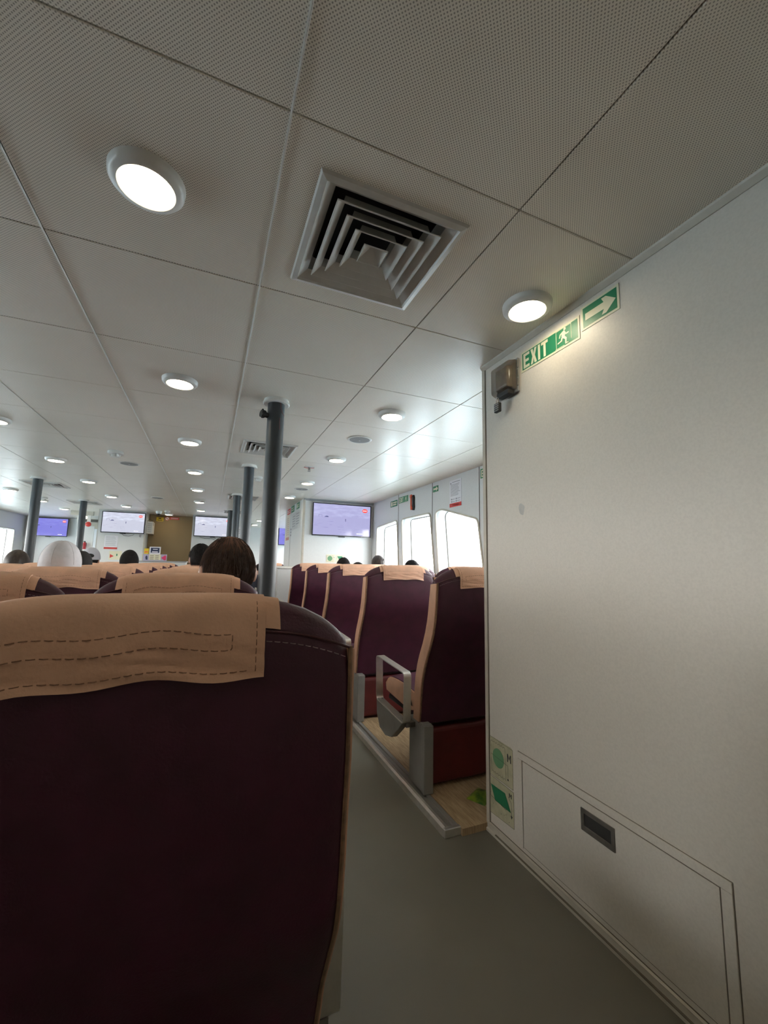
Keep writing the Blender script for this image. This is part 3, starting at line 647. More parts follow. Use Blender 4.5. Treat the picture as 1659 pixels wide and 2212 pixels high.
# ------------------------------------------------------------------ seats
HWD = .262; ZT = 1.047
def drop(u): return .063 * abs(u) ** 4.5
PROF_R = [(.29, .168), (.34, .160), (.42, .152), (.50, .138), (.56, .118), (.62, .090), (.68, .058), (.74, .032), (.80, .016), (.88, .006), (.95, .0), (1.02, .0), (1.1, 0)]
PROF_M = [(.29, .150), (.34, .132), (.39, .115), (.446, .098), (.50, .070), (.53, .055), (.57, .034), (.61, .022), (.67, .014), (.73, .009), (.82, .0), (1.02, .0), (1.1, 0)]
PROF = PROF_R
THK = [(.29, .072), (.45, .080), (.60, .088), (.75, .086), (.9, .078), (1.0, .066), (1.1, .06)]
def interp(tab, z):
    for (a, b), (c, d) in zip(tab, tab[1:]):
        if z <= c: return b + (d - b) * max(0, (z - a)) / (c - a)
    return tab[-1][1]
def section(u, off=0.0, edge=True):
    """closed y-z loop of the backrest at lateral position u (-1..1)"""
    zt = ZT - drop(u); e = 0
    if edge and abs(u) > .90: e = .012 * (1 - math.sqrt(max(0, 1 - ((abs(u) - .90) / .10) ** 2)))
    pts = []
    zs = [.29 + (zt - .055 - .29) * k / 22 for k in range(23)]
    for z in zs: pts.append((interp(PROF, z) + e - off, z))
    t = interp(THK, zt - .03)
    yr = interp(PROF, zt)
    pts += [(yr + .0045 + e - off, zt - .036), (yr + .009 + e - off * .9, zt - .026), (yr + .018 + e, zt - .010 + off * .7), (yr + .030 + e * .5, zt - .002 + off), (yr + t * .62, zt + off), (yr + t * .86 - e * .5, zt - .010 + off * .7), (yr + t - e, zt - .028 + off * .3)]
    nf = 18
    for k in range(nf):
        z = (zt - .05) + (.30 - (zt - .05)) * k / (nf - 1)
        pts.append((interp(PROF, z) + interp(THK, z) - e + off, z))
    return pts
def backrest_mesh():
    us = [-1, -.985, -.96, -.93, -.90] + [-.85 + .1 * k for k in range(18)] + [.90, .93, .96, .985, 1]
    mb = MB(); secs = [section(u) for u in us]; n = len(secs[0])
    vs = [(u * HWD, y, z) for u, s_ in zip(us, secs) for y, z in s_]
    fs = [(i * n + k, i * n + (k + 1) % n, (i + 1) * n + (k + 1) % n, (i + 1) * n + k) for i in range(len(us) - 1) for k in range(n)]
    fs += [tuple(range(n))[::-1], tuple(range((len(us) - 1) * n, len(us) * n))]
    return mb.add(vs, fs)
def side_mesh(sg):
    s_ = section(1); zt = ZT - .063
    pts = []
    for k in range(24):
        z = .30 + (zt - .012 - .30) * k / 23; pts.append((interp(PROF, z) + .008, z))
    for k in range(24):
        z = zt - .018 + (.30 - zt + .018) * k / 23; pts.append((interp(PROF, z) + interp(THK, z) - .008, z))
    mb = MB(); n = len(pts); x0, x1 = sg * (HWD - .002), sg * (HWD + .007)
    vs = [(x0, y, z) for y, z in pts] + [(x1, y, z) for y, z in pts]
    mb.add(vs, [tuple(range(n)), tuple(range(n, 2 * n))[::-1]] + [(i, (i + 1) % n, n + (i + 1) % n, n + i) for i in range(n)])
    return mb
def piping_mesh(sg):
    zt = ZT - .063; mb = MB(); pts = []
    for k in range(26):
        z = .30 + (zt - .008 - .30) * k / 25; pts.append((sg * (HWD - .001), interp(PROF, z) + .006, z))
    return mb.tube(pts, .0036, 6)
def cover_mesh(x0, x1, seed=0, hang=.102):
    """soft rectangle draped over the top: rear hang, over, front hang"""
    mb = MB(); nx = 28; rnd = random.Random(seed); th = .0035
    rows = []
    for i in range(nx + 1):
        x = x0 + (x1 - x0) * i / nx; u = x / HWD; s_ = section(u, .0, False); zt = ZT - drop(u)
        wv = .35 if abs(x1 - x0) < .33 else 1
        sag = wv * .010 * math.sin(PI * i / nx * 1.0 + .4) + .006 * math.sin(i * .55 + seed)
        zb = zt - hang - wv * .012 * (1 - i / nx) + wv * sag * .6
        path = [(interp(PROF, zb + (zt - .055 - zb) * k / 10), zb + (zt - .055 - zb) * k / 10) for k in range(11)]
        top = [p for p in s_ if p[1] > zt - .045]
        top = top[:]
        yr = interp(PROF, zt); t = interp(THK, zt - .03)
        arc = [(yr + .001, zt - .045), (yr + .004, zt - .028), (yr + .012, zt - .012), (yr + .026, zt - .002), (yr + t * .62, zt), (yr + t * .86, zt - .010), (yr + t, zt - .03)]
        front = [(interp(PROF, z) + interp(THK, z), z) for z in [zt - .06 - .025 * k for k in range(6)]]
        path = path + arc + front
        w = []
        for k, (y, z) in enumerate(path):
            wob = .0025 * math.sin(i * .45 + k * .8 + seed) + .0035 * math.sin(i * .17 + seed * 2) * (1 - min(1, k / 10)) + (.006 * (1 - k / 6) if k < 6 else 0)
            if k <= 11: w.append((x, y - .0055 - abs(wob), z))
            elif k <= 13: w.append((x, y - .004, z + .004))
            elif k <= 15: w.append((x, y, z + .0065))
            else: w.append((x, y + .006, z + .001))
        rows.append(w)
    n = len(rows[0]); c = []
    for w in rows:
        inner = []
        for k, p in enumerate(w):
            if k <= 11: q = (p[0], p[1] + th, p[2])
            elif k <= 15: q = (p[0], p[1] + (.0015 if k < 14 else 0), p[2] - th)
            else: q = (p[0], p[1] - th, p[2])
            inner.append(q)
        c.append((w, inner))
    vs = [p for w, i2 in c for p in w + i2[::-1]]; m = 2 * n
    fs = [(i * m + k, i * m + (k + 1) % m, (i + 1) * m + (k + 1) % m, (i + 1) * m + k) for i in range(nx) for k in range(m)]
    fs += [tuple(range(m))[::-1], tuple(range(nx * m, (nx + 1) * m))]
    mb.add(vs, fs)
    return mb, rows
def row_point(rows, fx, dz):
    """point on the rear of the cover: fraction fx across, dz above its hem"""
    i = fx * (len(rows) - 1); i0 = min(int(i), len(rows) - 2); f = i - i0
    def at(r):
        zb = r[0][2]
        for a, b in zip(r, r[1:]):
            if b[2] - zb >= dz: 
                t = (dz - (a[2] - zb)) / max(1e-6, (b[2] - a[2])); return Vector(a).lerp(Vector(b), t)
        return Vector(r[10])
    return at(rows[i0]).lerp(at(rows[i0 + 1]), f)
def dashes(mb, pts, dash, gap, r):
    acc = [Vector(p) for p in pts]; L_ = 0; seg = []
    lens = [(b - a).length for a, b in zip(acc, acc[1:])]; tot = sum(lens)
    def P(d):
        for a, b, l in zip(acc, acc[1:], lens):
            if d <= l: return a.lerp(b, d / max(l, 1e-9))
            d -= l
        return acc[-1]
    d = 0
    while d + dash < tot:
        a, b, c = P(d), P(d + dash / 2), P(d + dash)
        mb.tube([a + Vector((0, .0012, 0)), b - Vector((0, .0006, 0)), c + Vector((0, .0012, 0))], r, 5); d += dash + gap
def seat_parts(side, ped_z, shift=0.0, chw=.175, hang=.098):
    """side: +1 armrest and pedestal on the right, -1 on the left"""
    root = empty('ferry_seat', (0, 0, 0), None, 'seat')
    backrest_mesh().build('backrest', 'leather', root, smooth=True)
    # saddle over the top behind the seam: piping seam with pale stitches
    sm = MB(); pts = []
    for k in range(41):
        u = -.985 + 1.97 * k / 40; z = ZT - drop(u) - .041 + .03 * abs(u) ** 6; pts.append((u * HWD, interp(PROF, z) + .0022 + (.010 * max(0, abs(u) - .9) * 10) ** 2, z))
    sm.tube(pts, .0020, 6); sm.build('seam', 'leatherf', root, smooth=True)
    s2 = MB(); dashes(s2, [(p[0] * .985, p[1] - .0030, p[2] - .013) for p in pts], .0075, .0035, .00065); s2.build('seam_stitching', 'stitchp', root)
    for sg in (-1, 1):
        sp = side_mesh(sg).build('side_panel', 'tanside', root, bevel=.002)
        piping_mesh(sg).build('piping', 'piping', sp, smooth=True)
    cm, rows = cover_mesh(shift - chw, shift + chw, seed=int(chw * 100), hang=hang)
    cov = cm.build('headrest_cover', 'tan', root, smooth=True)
    st = MB()
    dashes(st, [row_point(rows, f / 24, .010) - Vector((0, .0012, 0)) for f in range(1, 24)], .0085, .0035, .00065)
    dashes(st, [row_point(rows, .968, .008 + k * .009) - Vector((0, .0012, 0)) for k in range(11)], .0075, .0035, .00065)
    dashes(st, [row_point(rows, .032, .008 + k * .009) - Vector((0, .0012, 0)) for k in range(11)], .0075, .0035, .00065)
    loop = [row_point(rows, f, .038) for f in [.10 + .78 * k / 16 for k in range(17)]] + [row_point(rows, .88, .044)] + [row_point(rows, f, .058) for f in [.88 - .78 * k / 16 for k in range(17)]] + [row_point(rows, .10, .038)]
    dashes(st, [p - Vector((0, .0012, 0)) for p in loop], .0085, .0035, .00065)
    st.build('stitching', 'stitchd', cov)
    for sg in (-1, 1):
        tb = MB()
        xs = [shift + sg * (chw - .015 + .036 * k / 4) for k in range(5)]; sec = []
        for x in xs:
            u = x / HWD; zt = ZT - drop(u); s_ = [p for p in section(u, .0040, False) if p[1] > zt - .037 and p[0] < interp(PROF, zt) + .06]
            s_ = s_[:7]; sec.append([(x, y, z) for y, z in s_])
        m = min(len(a) for a in sec); vs = [p for a in sec for p in a[:m]]
        tb.add(vs, [(i * m + k, i * m + k + 1, (i + 1) * m + k + 1, (i + 1) * m + k) for i in range(4) for k in range(m - 1)])
        tb.build('fastening_tab', 'tan', root, smooth=True)
    # cushion
    cu = MB(); ny = 14; nx = 12; topz = lambda y, x: .425 + .018 * math.sin(PI * min(1, max(0, (y - .2) / .42))) - .012 * (abs(x) / .25) ** 4 - (.05 * max(0, (y - .54) / .08) ** 2)
    vs = []
    for j in range(ny + 1):
        y = .17 + .46 * j / ny
        for i in range(nx + 1):
            x = -.25 + .5 * i / nx; vs.append((x, y, topz(y, x)))
    o = len(vs)
    for j in range(ny + 1):
        y = .17 + .46 * j / ny
        for i in range(nx + 1): vs.append((-.25 + .5 * i / nx, y - (.02 if j == ny else 0), .31 + .02 * (j / ny) ** 3))
    fs = []
    for j in range(ny):
        for i in range(nx):
            a = j * (nx + 1) + i; fs.append((a, a + 1, a + nx + 2, a + nx + 1)); fs.append((o + a, o + a + nx + 1, o + a + nx + 2, o + a + 1))
    for j in range(ny):
        a = j * (nx + 1); fs.append((a, a + nx + 1, o + a + nx + 1, o + a)); b = a + nx; fs.append((b, o + b, o + b + nx + 1, b + nx + 1))
    for i in range(nx): fs.append((i, o + i, o + i + 1, i + 1)); a = ny * (nx + 1) + i; fs.append((a, a + 1, o + a + 1, o + a))
    cu.add(vs, fs); cus = cu.build('cushion', 'leather', root, smooth=True)
    for sg in (-1, 1):
        pts = [(y, topz(y, .25) - .004) for y in [.24 + .37 * k / 12 for k in range(13)]] + [(.60, .335), (.30, .315), (.25, .33)]
        MB().prism(pts, lambda a, b, d, sg=sg: (sg * d, a, b), .249, .256).build('cushion_side', 'tanside', cus)
    # frame pan below the cushion
    MB().box(-.24, .24, .19, .60, .285, .309).build('seat_pan', 'black', root, bevel=.004)
    # lifejacket box below
    MB().box(-.215, .25, .165, .29, ped_z + .012, .262).build('lifejacket_bag', 'redbox', root, bevel=.018, bseg=3)
    # armrest: flat aluminium loop on bracket
    xa = side * .311
    arm = MB()
    P = rpoly([(.216, .282), (.213, .522), (.585, .536), (.570, .300)], .026, 6)
    arm.tube([(xa, y, z) for y, z in P], 0, closed=True, flat=(.040, .0055, (1, 0, 0)))
    ar_ = arm.build('armrest', 'alu', root, smooth=False)
    MB().lathe([(.006, 0), (.005, .003), (.002, .004)], (xa, .53, .312), 10).build('bolt', 'steel', ar_)
    MB().lathe([(.008, 0), (.007, .004), (.002, .005)], (xa, .25, .293), 10).build('bolt', 'steel', ar_)
    br = MB().prism([(.225, .286), (.575, .308), (.565, .225), (.52, .165), (.44, .150), (.36, .17), (.28, .235)], lambda a, b, d: (d, a, b), xa - .018, xa + .018)
    br.build('armrest_bracket', 'ped', root, bevel=.003)
    # belt strap
    MB().tube([(side * .262, .262, .36), (side * .274, .29, .385), (side * .272, .32, .36), (side * .266, .30, .325), (side * .268, .27, .305)], 0, flat=(.03, .003, (0, .5, .86))).build('belt_strap', 'black', root)
    pd = MB(); xs = sorted((side * .262, side * .218))
    pd.box(xs[0], xs[1], .125, .285, ped_z, .30); pd.box(xs[0] - .004, xs[1] + .004, .120, .150, ped_z, .296)
    pd.build('pedestal', 'ped', root, bevel=.004)
    MB().box(min(-.24, xa), max(.24, xa), .22, .27, .262, .2845).build('cross_beam', 'steel', root)
    return root
protoR = seat_parts(-1, -.0085, 0.012, .155, .092)           # window block: stands on the platform (lifted .04)
PROF = PROF_M
protoM = seat_parts(+1, .0325)
protoN = seat_parts(+1, .0325, -.040)            # centre block
ordr = ['nearest', 'second', 'third', 'fourth', 'fifth', 'sixth', 'seventh', 'eighth']
colR = ['aisle seat', 'window-side seat']
first = True
rowsR = [1.71, 2.66, 3.61, 4.53, 5.42]
LR = {(0, 0): 'burgundy seat with tan side and aluminium armrest right beside the white partition', (1, 0): 'burgundy seat back fully seen from behind, second aisle seat of the window block',
      (2, 0): 'burgundy aisle seat of the window block, third from the partition', (3, 0): 'burgundy aisle seat of the window block, fourth from the partition', (4, 0): 'farthest burgundy aisle seat of the window block, below the wall screen',
      (0, 1): 'burgundy window seat hidden mostly behind the partition corner', (1, 1): 'burgundy window seat whose shoulder shows just left of the partition edge', (2, 1): 'burgundy window seat with a bright lit edge, third row', (3, 1): 'burgundy window seat in the fourth row of the window block', (4, 1): 'burgundy window seat in the last row of the window block'}
for r, y in enumerate(rowsR):
    for c, x in enumerate((1.258, 1.815)):
        o = protoR if first else copy_tree(protoR); first = False
        o.location = (x, y, .040); o['label'] = LR[(r, c)]; o['group'] = 'burgundy seats of the window block'
for k, y in enumerate((9.15, 10.1)):
    o = copy_tree(protoR); o.location = (1.27, y, .0245); o['label'] = 'small far burgundy seat beyond the cubicle, beside the pillar, %s row' % ('nearer' if k == 0 else 'farther'); o['group'] = 'burgundy seats beyond the cubicle'
first = True
cols = [(-.085, 'aisle seat'), (-.690, 'middle seat'), (-1.295, 'left seat')]
seatM = {}
for r in range(8):
    y = .60 if r == 0 else 1.62 + .95 * (r - 1)
    for c, (x, nm) in enumerate(cols):
        o = protoN if (r == 0 and c == 0) else protoM if (r == 0 and c == 1) else copy_tree(protoM)
        o.location = ((-.058 if (r == 0 and c == 0) else x), y, 0.0); seatM[(r, c)] = o
        lab = {(0, 0): 'huge burgundy seat back with a tan stitched headrest cover filling the lower left', (1, 0): 'burgundy seat with tan cover directly ahead, in front of the balding man',
               (1, 1): 'burgundy seat cut by the left picture edge, with a worn pale side edge'}.get((r, c), 'centre block burgundy %s in the %s row ahead, counted from the viewer' % (nm, ordr[r]))
        o['label'] = lab; o['group'] = 'burgundy seats of the centre block'
# packet on the platform under the near window seat
pk = MB(); n = 12
for i in range(n + 1):
    pass
vs = []; 
for j in range(7):
    for i in range(n + 1):
        x = -.06 + .12 * i / n; y = -.045 + .09 * j / 6; z = .016 * math.sin(PI * i / n) * math.sin(PI * j / 6) + .004 * random.random() + .001
        vs.append((x, y, z))
o_ = len(vs); vs += [(x, y, 0) for x, y, z in vs]
fs = [(j * (n + 1) + i, j * (n + 1) + i + 1, (j + 1) * (n + 1) + i + 1, (j + 1) * (n + 1) + i) for j in range(6) for i in range(n)]
fs += [tuple(o_ + k for k in f[::-1]) for f in fs]
for i in range(n): fs.append((i, i + 1, o_ + i + 1, o_ + i)); a = 6 * (n + 1) + i; fs.append((a, a + 1, o_ + a + 1, o_ + a))
for j in range(6): a = j * (n + 1); fs.append((a, a + n + 1, o_ + a + n + 1, o_ + a)); b = a + n; fs.append((b, b + n + 1, o_ + b + n + 1, o_ + b))
pko = pk.add(vs, fs).build('snack_packet', 'packet', smooth=True, loc=(1.245, 1.735, .0285)); pko.rotation_euler = (0, 0, .5)
tag(pko, 'crumpled green and yellow packet on the wood floor beside the partition', 'packet')

# ------------------------------------------------------------------ screens
def make_tv(cx, cz, yface, w, h, material, label, flat_front=0.0):
    root = empty('wall_screen', (cx, yface, cz), label, 'television', 'wall screens')
    b = .012
    plate('bezel', [(-w / 2, -h / 2), (w / 2, -h / 2), (w / 2, h / 2), (-w / 2, h / 2)], [[(-w / 2 + b, -h / 2 + b * 1.4), (w / 2 - b, -h / 2 + b * 1.4), (w / 2 - b, h / 2 - b), (-w / 2 + b, h / 2 - b)]], .012, lambda a, b_, d: (a, -.040 + d, b_), 'blackm', root)
    MB().box(-w / 2 + .002, w / 2 - .002, -.036, -.012, -h / 2 + .002, h / 2 - .002).build('casing', 'blackm', root)
    MB().box(-.12, .12, -.012, -.0005, -.10, .10).build('wall_bracket', 'black', root)
    MB().box(-.05, .05, -.030, -.015, -h / 2 - .012, -h / 2 + .004).build('base_lip', 'black', root)
    me = bpy.data.meshes.new('screen'); x0, x1, z0, z1 = -w / 2 + b, w / 2 - b, -h / 2 + b * 1.4, h / 2 - b
    me.from_pydata([(x0, -.0372, z0), (x1, -.0372, z0), (x1, -.0372, z1), (x0, -.0372, z1)], [], [(0, 1, 2, 3)])
    u = me.uv_layers.new(name='UVMap')
    for k, c in enumerate(((0, 0), (1, 0), (1, 1), (0, 1))): u.data[k].uv = c
    me.materials.append(M[material]); s = bpy.data.objects.new('screen', me); C.objects.link(s); s.parent = root
    ex, ez = x0 + (x1 - x0) * .90, z0 + (z1 - z0) * .85
    MB().prism([(ex + w * .048 * math.cos(k * PI / 12), ez + h * .062 * math.sin(k * PI / 12)) for k in range(24)], lambda a, b_, d: (a, -.0374 - d, b_), 0, .0004).build('logo', 'tvlogo', s)
    t = MB(); 
    for k in range(7): t.box(ex - w * .034 + k * w * .010, ex - w * .027 + k * w * .010, -.0382, -.0378, ez - h * .012, ez + h * .016)
    for k in range(8): t.box(x0 + (x1 - x0) * (.76 + .014 * k), x0 + (x1 - x0) * (.770 + .014 * k), -.0380, -.0376, z0 + .030, z0 + .040)
    t.build('screen_text', 'tvwhite', s)
    g_ = MB(); fx, fz = x0 + (x1 - x0) * .555, z0 + (z1 - z0) * .50
    g_.box(fx - .004, fx + .004, -.0380, -.0376, fz - .02, fz + .022).box(fx - .006, fx + .006, -.0380, -.0376, fz + .0, fz + .015)
    hx = x0 + (x1 - x0) * .22; hz = z0 + (z1 - z0) * .575
    g_.prism([(hx - .03, hz), (hx + .035, hz), (hx + .028, hz + .014), (hx + .005, hz + .020), (hx - .018, hz + .010)], lambda a, b_, d: (a, -.0376 - d, b_), 0, .0004)
    gx = x0 + (x1 - x0) * .09
    g_.box(gx, gx + .003, -.038, -.0376, hz - .002, hz + .03).box(gx + .05, gx + .053, -.038, -.0376, hz - .002, hz + .03).box(gx, gx + .053, -.038, -.0376, hz + .028, hz + .031)
    g_.build('screen_figures', 'tvdark', s)
    return root
make_tv(1.829, 1.748, 6.06, .925, .495, 'scr_pink', 'large wall screen showing a lilac beach, on the white cubicle at right')
make_tv(-1.605, 1.808, 9.49, .735, .415, 'scr_bright', 'wall screen showing a bright beach, left of the brown wall')
make_tv(.030, 1.810, 9.49, .735, .425, 'scr_bright', 'wall screen showing a bright beach, right of the brown wall behind the pillars')
make_tv(-3.495, 1.802, 11.90, .735, .43, 'scr_blue', 'blue-tinted wall screen at far left, crossed by a grey pillar')
make_tv(2.05, 1.82, 11.90, .60, .49, 'scr_blue', 'blue-tinted screen glimpsed just right of the nearest pillar')

# ------------------------------------------------------------------ white cubicle right, with signs
structure(MB().box(1.24, XR, 6.06, 7.65, 0, ZC).build('wall_cubicle', 'wall_far'))
structure(MB().box(1.236, 1.262, 6.054, 6.0595, 0, ZC).box(1.233, 1.2395, 6.054, 6.085, 0, ZC).build('trim_25', 'trimw'))
structure(MB().box(1.2385, 1.2398, 7.085, 7.093, 0, ZC).build('trim_26', 'seam'))
structure(MB().prism([(0, 0), (-.02, 0), (0, -.03)], lambda a, b, d: (1.24 + d, 6.06 + a, ZC + b), 0, XR - 1.24).build('trim_27', 'greyp'))  # cove strip; its grey also carries the shadow under the ceiling
def flat_sign(name, loc, label, cat, group, axis, W_, H_, base, items):
    """axis 'y': faces -y, reads +x;  axis 'x': faces -x, reads -y; axis 'x+': faces +x... items: (name, material, list of polys)"""
    root = empty(name, loc, label, cat, group)
    fn = {'y': lambda a, b, d: (a, -.0008 - d, b), 'x': lambda a, b, d: (-.0008 - d, -a, b)}[axis]
    MB().prism([(0, 0), (W_, 0), (W_, H_), (0, H_)], fn, 0, .002).build('plate', base, root)
    for nm, mt, polys in items:
        mb = MB()
        for p in polys: mb.prism(p, fn, .002, .003)
        mb.build(nm, mt, root)
    return root
def R(a0, a1, b0, b1): return [(a0, b0), (a1, b0), (a1, b1), (a0, b1)]
def CI(a, b, r, n=16): return [(a + r * math.cos(2 * PI * k / n), b + r * math.sin(2 * PI * k / n)) for k in range(n)]
def lines(a0, a1, b0, b1, n, th, ragged=.25):
    out = []
    for k in range(n):
        b = b1 - (b1 - b0) * (k + .5) / n; out.append(R(a0, a1 - (a1 - a0) * random.random() * ragged, b - th / 2, b + th / 2))
    return out
# muster signs under the right screen
def muster(loc, l1, l2):
    flat_sign('muster_sign', loc, l1, 'sign', 'green safety signs', 'y', .135, .118, 'cream', [('circle', 'greenl', [CI(.058, .06, .038)]), ('print', 'inkg', [R(.010, .106, .014, .017), R(.010, .106, .102, .105), R(.010, .013, .014, .105), R(.103, .106, .014, .105), R(.112, .130, .07, .078)])])
    flat_sign('muster_sign', (loc[0] + .150, loc[1], loc[2]), l2, 'sign', 'green safety signs', 'y', .140, .118, 'cream', [('box_mark', 'green', [[(.02, .095), (.10, .095), (.112, .05), (.05, .045)]]), ('print', 'inkg', [R(.016, .019, .05, .095), R(.12, .133, .08, .092)])])
muster((1.606, 6.0595, 1.108), 'small sign with a green circle under the right screen', 'small sign with a green slanted box under the right screen')
# signs on the cubicle's side facing the aisle
flat_sign('red_sign', (1.2395, 7.46, 1.93), 'small red sign high on the cubicle side', 'sign', 'cubicle side signs', 'x', .30, .10, 'red', [('text', 'paper', lines(.03, .27, .02, .08, 2, .012))])
flat_sign('green_sign', (1.2395, 7.07, 1.93), 'small green sign on the cubicle side, left one', 'sign', 'cubicle side signs', 'x', .26, .11, 'green', [('text', 'cream', lines(.04, .22, .02, .09, 2, .014))])
flat_sign('green_sign', (1.2395, 6.62, 1.94), 'small green sign on the cubicle side, near its corner', 'sign', 'cubicle side signs', 'x', .24, .10, 'green', [('text', 'cream', [R(.03, .10, .02, .08)] + lines(.13, .22, .02, .08, 2, .014))])
flat_sign('notice_board', (1.2395, 6.99, 1.63), 'grey notice with two columns of print on the cubicle side', 'notice', 'cubicle side signs', 'x', .70, .27, mat('pale_grey_board', (.55, .56, .56), .5), [('text', 'inkg', [R(.08, .30, b, b + .012) for b in (.05, .09, .13, .17, .21)] + [R(.38, .62, b, b + .012) for b in (.07, .11, .15, .19, .23)])])
flat_sign('long_notice', (1.2395, 7.52, 1.48), 'tall cream notice with a faded red foot on the cubicle side', 'notice', 'cubicle side signs', 'x', .32, .44, mat('cream_notice', (.68, .60, .50), .5), [('foot', mat('faded_red', (.50, .20, .16), .5), [R(0, .32, 0, .05)]), ('text', 'inkg', lines(.04, .28, .08, .40, 9, .006))])
flat_sign('pictogram_strip', (1.2395, 7.06, 1.52), 'vertical strip of dark pictograms on the cubicle side', 'sign', 'cubicle side signs', 'x', .06, .16, 'paper', [('pictograms', 'ink', [CI(.03, .03, .018), CI(.03, .08, .018), CI(.03, .13, .018)])])

# low white counter in the aisle beyond
ct = empty('counter', (.9, 5.98, 0), 'low white counter beside the farthest window-block seat', 'counter')
MB().box(.0, .335, .02, .42, 0, 1.01).build('cabinet', 'wall_far', ct, bevel=.003)
MB().box(-.02, .335, 0, .44, 1.0105, 1.04).build('worktop', 'white', ct, bevel=.006)

# ------------------------------------------------------------------ hull wall signs right
hx = XR - .0005
flat_sign('lifejacket_sign', (hx, 5.36, 1.90), 'green lifejacket sign at the far end of the window wall', 'sign', 'green safety signs', 'x', .23, .085, 'green', [('pictogram', 'cream', [R(.02, .07, .012, .073)]), ('text', 'cream', lines(.085, .215, .012, .073, 2, .018))])
g_s = flat_sign('lifejacket_sign_mark', (0, 0, -50), None, None, None, 'x', .01, .01, 'green', []) if False else None
e2 = empty('exit_sign', (hx, 5.08, 1.92), 'small green EXIT sign between the two farther windows, beside the orange hammer', 'sign', 'green safety signs')
exit_sign(lambda a, b, d: (-.0005 - d, -a, b), e2, .29, .085, .002)
a2 = empty('arrow_sign', (hx, 4.14, 1.93), 'small green arrow sign above the slanted window', 'sign', 'green safety signs')
arrow_sign(lambda a, b, d: (-.0005 - d, -a, b), a2, .125, .072, .002)
e3 = empty('exit_sign', (hx, 3.225, 1.925), 'green EXIT sign cut off by the partition corner', 'sign', 'green safety signs')
exit_sign(lambda a, b, d: (-.0005 - d, -a, b), e3, .30, .095, .002)
flat_sign('safety_notice', (hx, 3.775, 1.712), 'tall white notice with a red foot above the slanted window', 'notice', 'printed safety notices', 'x', .225, .287, 'paper', [('red_foot', 'red', [R(0, .225, 0, .040)]), ('header', 'inkg', [CI(.025, .255, .010), R(.05, .20, .262, .268)]), ('text', 'inkg', lines(.02, .205, .115, .245, 11, .004) + [R(.03, .05, .05 + .025 * k, .065 + .025 * k) for k in range(2)] + [R(.12, .14, .05 + .025 * k, .065 + .025 * k) for k in range(2)] + [R(.06, .10, .055 + .025 * k, .06 + .025 * k) for k in range(2)] + [R(.15, .20, .055 + .025 * k, .06 + .025 * k) for k in range(2)]), ('foot_text', 'paper', [R(.05, .18, .022, .026), R(.07, .16, .012, .016)])])
hm = empty('emergency_hammer', (hx, 4.66, 1.80), 'orange emergency hammer in a black holder between the two farther windows', 'hammer')
MB().prism([(.0, .17), (.035, .175), (.05, .14), (.045, .07), (.055, .02), (.04, -.02), (.01, -.018), (.004, .02), (.01, .08), (.004, .13)], lambda a, b, d: (-d, -a - .012, b), 0, .022).build('holder', 'black', hm, bevel=.003)
MB().prism([(-.012, .178), (.028, .182), (.032, .155), (.018, .145), (.020, .04), (.036, .02), (.034, -.012), (.008, -.016), (.002, .02), (.004, .13), (-.014, .15)], lambda a, b, d: (-.022 - d, -a, b), 0, .018).build('handle', 'orange', hm, bevel=.004)

# ------------------------------------------------------------------ front structures
structure(MB().box(-2.03, -1.225, 9.49, 10.0, 0, ZC).build('wall_screen_left', 'wall_far'))
structure(MB().box(-.375, .62, 9.49, 10.0, 0, ZC).build('wall_screen_right', 'wall_far'))
structure(MB().box(-1.2245, -.3755, 9.92, 9.99, 0, ZC).build('wall_niche', 'brown'))
structure(MB().box(-2.036, -2.03, 9.485, 9.505, 0, ZC).box(-1.24, -1.224, 9.484, 9.4895, 0, 1.6).build('trim_28', 'trimw'))
flat_sign('safety_notice', (-1.90, 9.4895, 1.285), 'tall white notice with a red foot under the screen left of the brown wall', 'notice', 'printed safety notices', 'y', .222, .262, 'paper', [('red_foot', 'red', [R(0, .222, 0, .036)]), ('text', 'inkg', lines(.02, .20, .06, .25, 11, .004))])
flat_sign('fire_sign', (-1.80, 9.4895, 1.085), 'pale sign with a red arrow behind the black-haired head', 'sign', 'green safety signs', 'y', .21, .165, 'cream', [('red_arrow', 'red', [[(.015, .03), (.08, .065), (.015, .105)]]), ('print', 'green', [R(.12, .14, .07, .11)])])
flat_sign('wall_sign', (-3.93, YF - .0005, 1.06), 'pale sign with three dark marks low on the far left wall', 'sign', 'green safety signs', 'y', .16, .19, 'cream', [('marks', 'ink', [R(.06, .12, .03, .055), R(.06, .12, .085, .11), R(.06, .12, .14, .165)])])
flat_sign('yellow_sign', (-1.094, 9.9195, 1.912), 'small yellow sign high on the brown wall', 'sign', 'brown wall signs', 'y', .135, .085, 'yellow', [('camera_mark', 'ink', [R(.04, .09, .05, .07)]), ('text', 'ink', [R(.02, .115, .015, .03)])])
ns = empty('prohibition_sign', (-.892, 9.9195, 1.976), 'round white and red prohibition sign on the brown wall', 'sign', 'brown wall signs')
MB().lathe([(.042, 0), (.042, .002)], (0, 0, 0), 28, lambda x, y, z: (x, -.0008 - z, y)).build('plate', 'paper', ns)
plate('ring', CI(0, 0, .041, 28), [CI(0, 0, .032, 28)], .0012, lambda a, b, d: (a, -.0036 + d, b), 'red', ns)
MB().prism([(-.026, .020), (-.020, .026), (.026, -.020), (.020, -.026)], lambda a, b, d: (a, -.003 - d, b), 0, .001).build('bar', 'red', ns)
MB().box(-.018, .016, -.0036, -.003, -.004, .004).build('pictogram', 'ink', ns)
flat_sign('red_sign', (-.841, 9.9195, 1.958), 'narrow red sign on the brown wall', 'sign', 'brown wall signs', 'y', .18, .055, 'red', [('text', 'paper', lines(.02, .165, .012, .045, 2, .006))])
